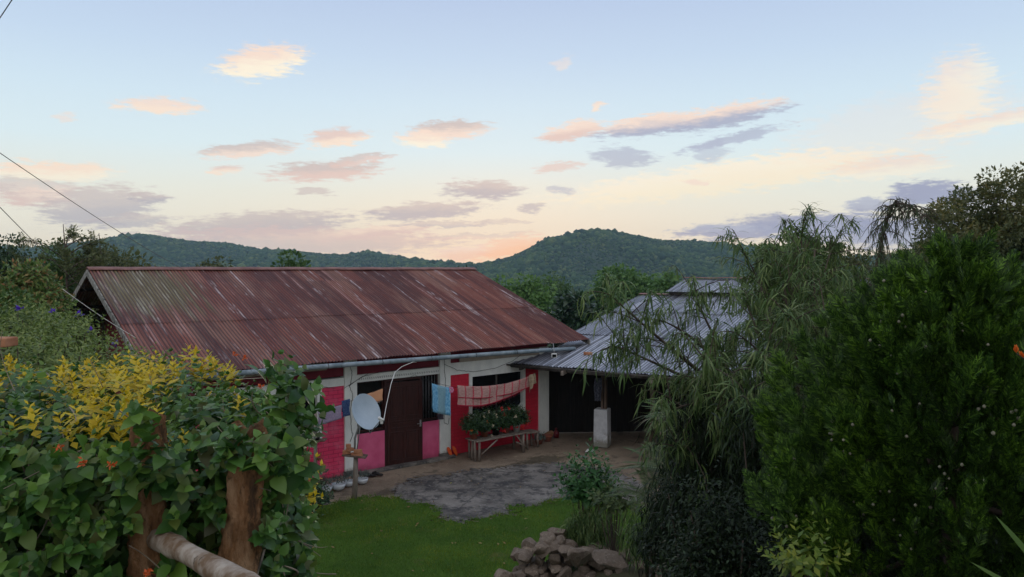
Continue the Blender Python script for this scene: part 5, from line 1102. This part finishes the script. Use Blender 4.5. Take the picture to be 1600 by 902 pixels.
# ------------------------------------------------------------------ satellite dish on its stand
sb = G(553, 780); 
stand = thing('wooden_stand', 'rough post with a small board on top carrying bricks, in front of the white pillar', 'stand', sb)
tp = P(556, 713, sb[1])
b = MB(); b.tube([sb - [0, 0, .1], (sb + tp) / 2 + [.012, 0, 0], tp], [.058, .045], 10); b.build('post', M_WOOD, stand)
b = MB(); ax_ = norm(np.array([1, -.15, -.07])); b.frame(tp - ax_ * .27 - [0, .13, 0], ax_ * .5, (0, .26, 0), (0, 0, .03)); b.build('board', M_WOODB, stand, bevel=.004)
GB = 'clay bricks on the stand board'
for (dx_, dz_, w_, h_, a, lab) in ((-.17, .035, .15, .07, .3, 'darker clay brick at the left end of the stand board'), (.05, .015, .23, .065, -.05, 'orange clay brick lying lowest on the stand board'), (.07, .085, .17, .06, .2, 'short clay brick on top of the lowest brick'), (-.10, .10, .14, .06, .9, 'broken clay brick leaning on the pile on the board'), (-.13, .165, .09, .07, .4, 'topmost clay brick fragment on the stand')):
    c_ = tp + ax_ * dx_ + np.array([-.02, -.02, dz_]); u_ = np.array([cos(a), sin(a), 0]); v_ = np.array([-sin(a), cos(a), 0]); b = MB(); b.frame(c_ - u_ * w_ / 2 - v_ * .05, u_ * w_, v_ * .1, (0, 0, h_)); tag(b.build('clay_brick', M_BRK, bevel=.006), lab, 'brick', GB)
dc = P(571, 644, sb[1] - .05)
dish = thing('satellite_dish', 'pale grey oval satellite dish facing left with its arm and receiver', 'satellite dish', tp + [0, 0, .03])
nd = norm(np.array([.60, -.62, .42])); nd = norm(np.array([.76, -.52, .38])); R_ = .365
b = MB(); prof = []
for i in range(13): r = R_ * i / 12; prof.append((max(r, .001), .085 * (r / R_) ** 2 - .05))
prof += [(R_ + .006, .037), (R_ + .005, .027)]
for i in range(12, -1, -1): r = R_ * i / 12; prof.append((max(r, .001), .085 * (r / R_) ** 2 - .062))
b.lathe(dc, prof, 44, nd); b.build('reflector', M_DISH, dish)
lo_ = norm(np.cross(nd, np.cross([0, 0, -1.], nd))); lo_ = norm(np.array([0, 0, -1.]) - nd * np.dot([0, 0, -1.], nd))
p0_ = dc + lo_ * R_ * .98 + nd * .03; lnb = dc + nd * .42 + lo_ * .08; lnb = P(596, 655, dc[1] - .33)
p0_ = P(578, 677, dc[1] - .05)
b = MB(); b.tube([p0_, lnb], .011, 8); b.tube([p0_, dc + lo_ * R_ * .9 - nd * .03], .010, 8); b.build('arm', M_METAL, dish)
b = MB(); ld = norm(dc - lnb); b.lathe(lnb + ld * .03, [(.03, 0), (.036, .02), (.034, .045), (.02, .06)], 14, ld); b.lathe(lnb - ld * .07, [(.022, 0), (.024, .1)], 12, ld); b.frame(lnb + [-.02, -.02, -.09], (.05, 0, 0), (0, .05, 0), (0, 0, .1)); b.build('receiver', M_PLASTW, dish)
b = MB(); mt = dc - nd * .13; b.tube([tp + [-.03, .04, .03], tp + [-.03, .06, .35], mt + [0, 0, -.1], mt], .021, 9); b.tube([mt + [0, 0, -.1], tp + [.0, .06, .05]], .012, 7); b.frame(mt - [.05, .02, .06], (.1, 0, 0), (0, .05, 0), (0, 0, .12)); b.build('mast', M_METAL, dish)
ge = onwall(652, 566, -.6)
b = MB(); pts = [lnb - ld * .07, P(604, 632, 15.4), P(611, 600, 15.9), P(617, 582, 16.5), P(628, 573, 16.9), P(645, 566, 17.1), ge]
sp = []
for i in range(len(pts) - 1): sp += [pts[i] + (pts[i + 1] - pts[i]) * t for t in np.linspace(0, 1, 6)[:-1]]
b.tube(sp, .007, 6); tag(b.build('cable', M_WIREW), 'white cable rising from the dish receiver to the gutter', 'cable')

# ------------------------------------------------------------------ washing lines and cloths
LD = -.62
la = onwall(440, 655, -.75); lb_ = onwall(533, 632, LD); lc = onwall(597, 607, LD); ldd = onwall(648, 586, LD); le = onwall(676, 597, LD); lf = onwall(716, 606, LD); lg = onwall(770, 604, LD); lh = onwall(830, 588, LD)
def line(name, label, pts, r=.004, m_=M_WIREB, sag=0.02):
    sp = []
    for i in range(len(pts) - 1):
        for t in np.linspace(0, 1, 7)[: (7 if i == len(pts) - 2 else -1)]: sp.append(pts[i] + (pts[i + 1] - pts[i]) * t - np.array([0, 0, sag * 4 * t * (1 - t)]))
    b = MB(); b.tube(sp, r, 5); return tag(b.build(name, m_), label, 'clothesline', 'washing lines along the house front')
line('clothesline', 'left washing line carrying the lilac towel and the orange cloth', [la, lb_, lc, ldd], sag=.01)
line('clothesline', 'right washing line to the shed eave, carrying the blue towel and pink blanket', [ldd, le, lf, lg, lh], sag=.01)
def clothmat(name, base, fn=None, rough=.9):
    def f(t):
        c = (*base, 1) if fn is None else fn(t); setp(t, c if fn else base, rough, 0, .1); bump(t, t.noise(t.uvn, 90, 3, .6), .3, .003)
    return mat(name, f)
SAG = {'plaid_blanket': .11}
def cloth(name, label, cat, a, b_, drop, m_, back=.5, fold=4, fa=.02, nu=36, nv=20, dropb=None, group=None, bfn=None):
    """cloth hung over the line from a to b_: front flap and shorter back flap in one sheet"""
    a, b_ = np.asarray(a, float), np.asarray(b_, float); s_ = norm(b_ - a); nrm = norm(np.cross(s_, [0, 0, 1.])); dropb = drop if dropb is None else dropb
    if nrm[1] > 0: nrm = -nrm
    def fn(u, v):
        dr_ = drop + (dropb - drop) * u; top = a + (b_ - a) * u - np.array([0, 0, SAG.get(name, .03) * 4 * u * (1 - u) * np.linalg.norm(b_ - a) / 2])
        L_ = (v - back / (1 + back)) * (1 + back) * dr_  # negative = back flap
        if bfn and L_ < 0: L_ = L_ / (back * dr_) * bfn(u)
        r = .012; side_ = np.tanh(L_ / .03); w_ = fa * sin(u * fold * 2 * pi + 1.3 * v) * min(1, abs(L_) / .12) + fa * .4 * sin(u * fold * 5 + 4 * v)
        return top + nrm * (side_ * r + w_) - np.array([0, 0, abs(L_)]) + s_ * (.01 * sin(v * 9 + u * 4))
    m2 = MB(); m2.grid(fn, nu, nv); o = m2.build(name, m_, solid=.004); return tag(o, label, cat, group)
def lilac(t): return t.mix(t.sm(t.noise(t.uvn, 14, 3, .6), .5, .6), (.30, .25, .36, 1), (.38, .32, .42, 1))
def navy(t):
    v = t.node('ShaderNodeTexVoronoi'); t.l.new(t.map(t.uvn, (1, 2, 1)), v.inputs[0]); v.inputs['Scale'].default_value = 22; return t.mix(t.sm(v.outputs[0], .35, .2), (.03, .06, .16, 1), (.25, .32, .45, 1))
def blue(t):
    s = t.node('ShaderNodeSeparateXYZ'); t.l.new(t.uvn, s.inputs[0]); u = s.outputs[0]; c = t.mix(t.sm(t.noise(t.uvn, 18, 3, .6), .42, .6), (.10, .32, .55, 1), (.26, .55, .75, 1))
    mid = t.m('MULTIPLY', t.sm(u, .25, .38), t.sm(u, .80, .68)); return t.mix(t.m('MULTIPLY', mid, .75), c, (.22, .36, .40, 1))
def plaid(t):
    s = t.node('ShaderNodeSeparateXYZ'); t.l.new(t.uvn, s.inputs[0]); u, v = s.outputs[0], s.outputs[1]
    c = t.mix(t.sm(t.noise(t.uvn, 30, 3, .6), .4, .6), (.42, .24, .22, 1), (.54, .34, .31, 1))
    fu = t.m('FRACT', t.m('MULTIPLY', u, 10)); bu = t.m('MULTIPLY', t.m('GREATER_THAN', fu, .84), t.m('GREATER_THAN', t.m('FRACT', t.m('MULTIPLY', v, 26)), .22))
    bv = t.m('MAXIMUM', t.m('GREATER_THAN', v, .965), t.m('LESS_THAN', v, .03))
    return t.mix(t.m('MAXIMUM', bu, bv), c, (.50, .03, .07, 1))
def w(px, py, d=LD): return onwall(px, py, d)
cloth('lilac_towel', 'lilac grey towel hanging on the left washing line', 'towel', w(497, 640), w(533, 632), .34, clothmat('lilac_cloth', (.3, .26, .36), lilac), .9, 1, .008, dropb=.30)
cloth('patterned_cloth', 'small navy patterned cloth beside the satellite dish', 'cloth', w(534, 626), w(546, 623), .36, clothmat('navy_cloth', (.03, .06, .16), navy), .7, 1, .008)
cloth('orange_cloth', 'peach orange cloth on the line above the satellite dish', 'cloth', w(567, 617), w(597, 607), .22, clothmat('peach_cloth', (.62, .32, .18)), .6, 1, .012, dropb=.26)
cloth('patterned_cloth', 'small white edged cloth hanging beneath the orange cloth', 'cloth', w(580, 626, LD + .03), w(596, 618, LD + .03), .12, clothmat('pale_pink_cloth', (.45, .33, .30)), .5, 1, .01)
cloth('blue_towel', 'bright blue bath towel hanging in front of the second white pillar', 'towel', w(675, 597), w(703, 604), .70, clothmat('blue_towelling', (.2, .45, .7), blue), .9, 2, .014)
cloth('plaid_blanket', 'pink blanket with red stripes and fringe sagging before the big window', 'blanket', w(715, 602), w(834, 585), .30, clothmat('striped_blanket', (.5, .3, .28), plaid), 1.0, 3, .014, 90, 40, dropb=.29, bfn=lambda u: .50 - .24 * max(0, u - .3) / .7)
def beige(t): return t.mix(t.sm(t.noise(t.uvn, 10, 4, .6), .4, .6), (.36, .28, .20, 1), (.48, .39, .28, 1))
cloth('beige_cloth', 'beige cloth knotted at the right end of the blanket line', 'cloth', w(826, 586, LD - .05), w(836, 583, LD - .05), .46, clothmat('beige_linen', (.4, .32, .22), beige), .4, 2, .03, dropb=.25)
# fringe on the blanket
b = MB()
for k in range(60):
    u = k / 59; p = w(715, 602) + (w(834, 585) - w(715, 602)) * u; dr_ = .50 - .24 * max(0, u - .3) / .7; p = p - np.array([0, 0, dr_ + .11 * 4 * u * (1 - u) * np.linalg.norm(w(834, 585) - w(715, 602)) / 2]) + [.0, .012, 0]; b.tube([p + [0, 0, .02], p + [rng.normal(0, .008), 0, -.05]], .004, 3)
bk = [o for o in COL.objects if o.name.startswith('plaid_blanket')][0]; TF[bk] = (np.array(bk.location), 0); b.build('fringe', clothmat('red_fringe', (.5, .05, .08)), bk)
# crocheted flower on the line
fc_ = w(704, 607, LD - .02); root = thing('crochet_flower', 'small pink and white crocheted flower hanging beside the blue towel', 'ornament', fc_)
b = MB()
for k in range(7):
    a = 2 * pi * k / 7; b.lathe(fc_ + np.array([cos(a) * .05, 0, sin(a) * .05 - .04]), [(.001, -.01), (.03, -.006), (.035, 0), (.03, .006), (.001, .01)], 10, (.1, 1, 0))
b.build('petals', clothmat('pink_yarn', (.62, .22, .35)), root); b = MB(); b.lathe(fc_ + np.array([0, -.012, -.04]), [(.001, -.012), (.018, 0), (.001, .012)], 10, (.1, 1, 0)); b.build('centre', clothmat('white_yarn', (.7, .6, .62)), root)
cloth('dark_cloth', 'dark cloth hanging below the blue towel on the sill', 'cloth', onwall(683, 647, -.2), onwall(692, 646, -.2), .14, clothmat('grey_cloth', (.08, .07, .09)), .5, 1, .02)
hb = sh(pu - .16, pv - .12, 1.82); cloth('hanging_cloth', 'dull grey cloth hung on the post above the white pier', 'cloth', hb, hb + UE * .2, .62, clothmat('dull_blue_cloth', (.10, .11, .15), lambda t: t.mix(t.sm(t.noise(t.uvn, 12, 4, .6), .45, .6), (.06, .065, .09, 1), (.15, .16, .20, 1))), .2, 2, .03)

# ------------------------------------------------------------------ flower bench, pots, stool
def Lw(s_, d_, z=0): return L(s_, d_, z)
bench = thing('rustic_bench', 'rough grey plank bench of poles carrying the potted flowers', 'bench', Lw(5.1, -.62), HA)
S0, S1, DF, DB, ZT = 4.32, 5.95, -.98, -.50, .47
for k in range(3):
    b = MB(); d_ = DF + k * .165; b.frame(Lw(S0 + rng.uniform(-.05, .03), d_, ZT + rng.uniform(-.008, .008)), HU * (S1 - S0 + rng.uniform(-.04, .06)) + [0, 0, .0], HV * .145, (0, 0, .028)); b.build('plank', M_WOOD, bench, bevel=.006)
for (s_, d_, ls) in ((S0 + .10, DF + .04, 0), (S0 + .02, DF + .12, .02), (S0 + .06, DF + .26, -.02), (S0 + .1, DB - .03, 0), (S1 - .12, DF + .05, 0), (S1 - .06, DF + .2, .03), (S1 - .1, DB - .03, 0)):
    b = MB(); b.tube([Lw(s_ + ls, d_, 0), Lw(s_ + ls * .5, d_, .25), Lw(s_, d_, ZT)], [.034, .028], 8); b.build('leg', M_WOOD, bench)
for (a, c) in (((S0 + .14, DF - .0, .17), (S0 + .62, DF - .0, ZT - .02)), ((S1 - .1, DF + .02, .14), (S1 - .36, DF + .02, ZT - .02)), ((S1 - .38, DF + .02, .30), (S1 - .02, DF + .02, .12))):
    b = MB(); b.tube([Lw(*a), Lw(*c)], .024, 7, flat=.7); b.build('brace', M_WOOD, bench)
L_IMP = leafmat('bedding_plant_leaf', [(.02, .05, .018), (.032, .075, .026), (.05, .10, .035)], .4, .25)
L_RED = leafmat('red_petal', [(.50, .02, .03), (.65, .05, .04)], .5, .3); L_WHT = leafmat('cream_petal', [(.6, .52, .36), (.72, .66, .5)], .5, .3); L_ORG = leafmat('orange_petal_small', [(.6, .12, .03), (.7, .2, .04)], .5, .3)
def pot(name, label, cat, c_, r, h, m_, group=None, low=.75):
    root = thing(name, label, cat, c_, 0, group); b = MB(); b.lathe(c_, [(r * low, 0), (r * .98, h * .85), (r * 1.08, h * .86), (r * 1.08, h), (r * .95, h), (r * .9, h * .88), (.005, h * .86)], 18); b.build('pot', m_, root); return root
def bush(root, c_, r, n, size, m_, nodes=4, T=T_OVAL, flower=()):
    d_ = rdir(n); d_[:, 2] = np.abs(d_[:, 2]) - .25; d_ = norm(d_); st = np.asarray(c_) + d_ * np.asarray(r) * rng.uniform(.4, .95, (n, 1))
    p_, q_, n2, s_ = shoots(st, d_ + [0, 0, .5], nodes, size * .5, size); leaves('foliage', T, p_, q_, n2, s_, m_, root)
    for (m2, cnt, fs) in flower:
        fd = norm(rdir(cnt) * .75 - HV * .8 + [0, 0, .25]); fp = np.asarray(c_) + fd * np.asarray(r) * 1.12 + [0, 0, .05]; [leaves('flower', T_OVAL, np.tile(f1, (9, 1)), norm(rdir(9) * .8 - HV * .6), rdir(9), fs * 1.1, m2, root) for f1 in fp]
GP = 'potted flowers on the bench'
for (s_, d_, r, h, m_, lab, fl) in ((4.42, -.72, .10, .16, M_CLAY, 'potted plant with one orange flower at the left end of the bench', [(L_ORG, 2, .06), (L_WHT, 1, .05)]),
        (4.78, -.68, .10, .15, M_CLAY, 'potted plant with creamy white flowers, second on the bench', [(L_WHT, 5, .05)]),
        (5.12, -.70, .10, .15, M_BLACK, 'potted plant with dark red and white flowers in the middle of the bench', [(L_RED, 3, .06), (L_WHT, 2, .05)]),
        (5.45, -.70, .10, .15, M_CLAY, 'potted plant with cream and red flowers right of the middle', [(L_WHT, 2, .06), (L_RED, 4, .06)]),
        (5.78, -.72, .10, .20, M_PLASTW, 'potted plant with red flowers in a white pot at the right end of the bench', [(L_RED, 4, .07)])):
    c_ = Lw(s_, d_, ZT + .03); rt = pot('potted_plant', lab, 'potted plant', c_, r, h, m_, GP); bush(rt, c_ + [0, 0, .28], (.28, .28, .34), 230, .10, L_IMP, 4, T_OVAL, fl)
st_ = thing('rustic_stool', 'low rough wooden stool right of the flower bench', 'stool', Lw(6.28, -.55), HA)
b = MB(); b.frame(Lw(6.05, -.80, .40), HU * .46 + [0, 0, -.02], HV * .36, (0, 0, .04)); b.build('seat', M_WOOD, st_, bevel=.006)
for (s_, d_) in ((6.1, -.75), (6.46, -.75), (6.1, -.5), (6.46, -.5)): b = MB(); b.tube([Lw(s_ + .02, d_, 0), Lw(s_, d_, .41)], [.032, .028], 7); b.build('leg', M_WOOD, st_)
L_SILV = leafmat('silver_green_leaf', [(.10, .16, .14), (.15, .22, .19), (.2, .28, .25)], .5, .2)
rt = pot('potted_plant', 'silvery green plant in a pot on the ground between stool and terracotta bowl', 'potted plant', Lw(6.74, -.50), .10, .12, M_CLAY); bush(rt, Lw(6.74, -.5, .17), (.2, .18, .17), 80, .06, L_SILV, 3)
b = MB(); b.lathe(Lw(7.12, -.42), [(.09, 0), (.135, .13), (.15, .15), (.14, .17), (.12, .14), (.01, .12)], 18); tag(b.build('clay_bowl', M_CLAY), 'empty terracotta bowl at the foot of the last white pillar', 'pot')
b = MB(); b.lathe(Lw(7.6, -.25), [(.08, 0), (.085, .13), (.06, .17), (.03, .20), (.03, .25), (.035, .26)], 14); tag(b.build('red_jug', M_REDP), 'dark red jug standing near the shed corner', 'jug')
ico3b = ico3; o = rock(Lw(7.42, -.12, .08), (.17, .13, .13), 900, 'stone', None, worn('orange_stone', (.28, .14, .07), (.42, .24, .13), 8, .9)); tag(o, 'orange brown stone leaning against the foot of the last pillar', 'stone')
# flip-flops leaning on the wall
for k, (s_, lab) in enumerate(((4.14, 'orange flip-flop leaning on the wall, the left one of the pair'), (4.30, 'orange flip-flop leaning on the wall, the right one of the pair'))):
    c_ = Lw(s_, -.16, .01); up_v = norm(np.array([0, 0, 1.]) * .9 + HV * .35 - HU * .18); root = thing('flip_flop', lab, 'flip-flop', c_, 0, 'flip-flops by the wall'); b = MB(); V = []
    for i in range(20):
        a = 2 * pi * i / 20; V.append((cos(a) * .05 * (1 + .15 * sin(a)), sin(a) * .125 + .12))
    n_ = norm(np.cross(HU, up_v)); top = [c_ + HU * x + up_v * y for x, y in V]; bot = [p + n_ * .018 for p in top]
    b.add(top + bot, [tuple(range(20)), tuple(range(20, 40))[::-1]] + [(i, (i + 1) % 20, 20 + (i + 1) % 20, 20 + i) for i in range(20)]); b.build('sole', M_ORANGE, root)
    fside = -n_ if np.dot(n_, HV) > 0 else n_
    b = MB(); t0 = c_ + up_v * .19; 
    for sg in (-1, 1): b.tube(bez(t0, t0 * .5 + (c_ + up_v * .12 + HU * sg * .045) * .5 + fside * .05, c_ + up_v * .1 + HU * sg * .045, 7), .006, 5)
    b.build('strap', M_ORANGE, root)
# black shoes beside the wall
for k, (px, py, a, lab) in enumerate(((579, 746, .5, 'black shoe left by the pink wall, toe towards the wall'), (590, 744, -.2, 'black shoe left by the pink wall, lying to the right of its pair'))):
    g_ = G(px, py); u_ = np.array([cos(a), sin(a), 0]); v_ = np.array([-sin(a), cos(a), 0]); b = MB(); V = []; F_ = []
    secs = ((-.13, .03, .02, .07), (-.11, .038, .0, .09), (-.04, .036, .0, .085), (.03, .043, .0, .06), (.09, .045, .0, .05), (.13, .025, .01, .035)); sg_ = 10
    for (x, wd, z0, z1) in secs:
        for i in range(sg_): t = 2 * pi * i / sg_; V.append(g_ + u_ * x + v_ * cos(t) * wd + [0, 0, (z0 + z1) / 2 + .01 + sin(t) * (z1 - z0) / 2])
    F_ = [(i * sg_ + j, i * sg_ + (j + 1) % sg_, (i + 1) * sg_ + (j + 1) % sg_, (i + 1) * sg_ + j) for i in range(5) for j in range(sg_)] + [tuple(range(sg_))[::-1], tuple(50 + j for j in range(sg_))]
    root = thing('shoe', lab, 'shoe', g_, 0, 'black shoes by the wall'); b.add(V, F_, True); b.build('upper', M_BLACK, root)
    b = MB(); b.lathe(g_ + u_ * -.06 + [0, 0, .088], [(.028, 0), (.032, .012), (.026, .014), (.022, .0)], 12); b.build('collar', M_DARKW, root)
# white bowls with grey green plants along the wall
L_GG = leafmat('grey_green_leaf', [(.07, .095, .085), (.11, .14, .12), (.16, .19, .17)], .5, .2)
for (px, py, r, lab) in ((509, 770, .14, 'white bowl planter of grey green leaves, leftmost and half hidden by the dark shrub'), (529, 766, .15, 'white bowl planter of grey green leaves, second from the left'), (545, 760, .13, 'white bowl planter of grey green leaves just left of the stand post'), (566, 756, .13, 'white bowl planter of grey green leaves right of the stand post')):
    c_ = G(px, py); root = thing('bowl_planter', lab, 'planter', c_, 0, 'white bowl planters along the wall'); b = MB(); b.lathe(c_, [(r * .4, 0), (r * .75, r * .25), (r * .95, r * .6), (r, r * .95), (r * .94, r * .95), (r * .85, r * .7), (.004, r * .65)], 22); b.build('bowl', M_ENAM, root); bush(root, c_ + [0, 0, r + .07], (r * 1.15, r * 1.1, .13), 80, .045, L_GG, 3)
# dark shrub, tub and shelf post at the left of the white bowls
leafyplant('dark_shrub', 'low dark green shrub at the lawn corner below the shelf post', 'shrub', G(482, 812), G(482, 812) + [0, 0, .36], (.42, .3, .40), 170, .10, L_IMP, 4)
b = MB(); c_ = G(478, 778); b.lathe(c_, [(.17, 0), (.21, .2), (.23, .2), (.23, .23), (.19, .22), (.01, .18)], 18); tag(b.build('tub', M_GTUB), 'dark green tub on the ground left of the shelf post', 'tub')
spb = G(493, 775); sp_root = thing('shelf_post', 'mossy post with two small plank shelves in front of the brick wall', 'plant stand', spb)
b = MB(); b.tube([spb - [0, 0, .05], P(493, 735, spb[1]) , P(493, 645, spb[1])], [.045, .035], 8); b.build('post', M_WOOD, sp_root)
for (py, w_, lab) in ((738, .42, 0), (690, .34, 0)):
    c_ = P(497, py, spb[1] - .02); b = MB(); b.frame(c_ - [w_ / 2, .12, 0], (w_, -.03, .03), (0, .24, 0), (0, 0, .025)); b.build('shelf', M_WOODB, sp_root, bevel=.004)
b = MB(); c_ = P(484, 738, spb[1] - .02); b.lathe(c_ + [0, 0, .02], [(.06, 0), (.11, .05), (.12, .13), (.10, .16)], 14, norm(np.array([.5, -.2, .8]))); tag(b.build('plant_bag', M_BLACK), 'black sagging plant bag on the lower shelf of the post', 'bag')
rt = pot('potted_plant', 'small trailing plant in a rust brown pot on the lower shelf', 'potted plant', P(500, 737, spb[1] - .05), .05, .09, M_CLAY); bush(rt, P(499, 718, spb[1] - .05), (.07, .07, .15), 40, .035, leafmat('mossy_leaf', [(.06, .09, .02), (.16, .12, .03)], .5, .2), 3)
rt = pot('potted_plant', 'little leafy plant in a black pot on the upper shelf', 'potted plant', P(495, 690, spb[1] - .05), .06, .08, M_BLACK); bush(rt, P(495, 672, spb[1] - .05), (.10, .09, .12), 50, .04, L_GG, 3)
# rubble at the lawn corner
for i, (px, py, s_, lab) in enumerate(((505, 790, (.17, .05, .04), 'pale broken slab lying beside the leftmost white bowl'), (455, 786, (.16, .07, .04), 'reddish broken tile on the bare earth by the wall'), (450, 800, (.13, .08, .05), 'flat pinkish rubble piece at the lawn corner'), (520, 778, (.08, .03, .03), 'small pale stick of rubble below the white bowls'))):
    o = rock(G(px, py) + [0, 0, .03], s_, 950 + i, 'rubble', None, M_CONC if i in (0, 3) else M_CLAY); tag(o, lab, 'rubble')
b = MB(); g_ = G(921, 706)
b.add([g_ + q_ for q_ in ([-.12, -.05, .005], [.10, -.08, .02], [.12, .06, .03], [-.05, .08, .05], [0, 0, .09])], [(0, 1, 4), (1, 2, 4), (2, 3, 4), (3, 0, 4), (3, 2, 1, 0)]); tag(b.build('plastic_bag', M_PLASTW), 'crumpled white plastic bag on the ground beside the pier', 'bag')
# things on and under the roofs
q_ = rs(0, 0); rb = sh(.38, 1.15, EZ2 + SL2 * 1.15 + .015); b = MB(); b.frame(rb, UE * .22 + VE * .05, VE * .12 - UE * .03, (0, 0, .07)); tag(b.build('clay_brick', M_BRK, bevel=.008), 'single clay brick lying on the grey iron roof', 'brick')
fl_ = P(866, 556, 19.2); root = thing('floodlight', 'small white lamp housing under the end of the gutter', 'lamp', fl_); b = MB(); b.frame(fl_ - [.07, 0, .05], (.14, 0, 0), (0, .08, 0), (0, 0, .1)); b.build('housing', M_PLASTW, root, bevel=.01); b = MB(); b.frame(fl_ - [.05, .008, .035], (.1, 0, 0), (0, .007, 0), (0, 0, .07)); b.build('lens', M_GLASS, root); b = MB(); b.tube([fl_ + [0, .05, .05], fl_ + [0, .1, .12], fl_ + [-.02, .15, .3]], .01, 5); b.build('bracket', M_METAL, root)
# overhead cables
def wire(label, pts, r, sag=.0, m_=M_WIREB, n=24):
    a, c = np.asarray(pts[0]), np.asarray(pts[-1]); sp = [a + (c - a) * t - np.array([0, 0, sag * 4 * t * (1 - t)]) for t in np.linspace(0, 1, n)]
    b = MB(); b.tube(sp, r, 5); return tag(b.build('power_cable', m_), label, 'cable', 'cables running to the house')
wire('long dark cable sagging from the left edge down to the ridge of the red roof', [P(-160, 128, 7), P(300, 428, 19.9)], .005, .10)
wire('thin dark cable entering at the left edge and dropping to the rusty tipped bush', [P(-60, 262, 6), P(135, 455, 13.3)], .004, .03)
wire('short dark cable crossing the very top left corner of the view', [P(-60, 118, 6), P(60, -62, 6)], .004, 0)
wire('pale cable running down in front of the dark gable to the house wall', [P(98, 452, 13.8), P(212, 528, 14.6)], .005, .03, M_WIREW)
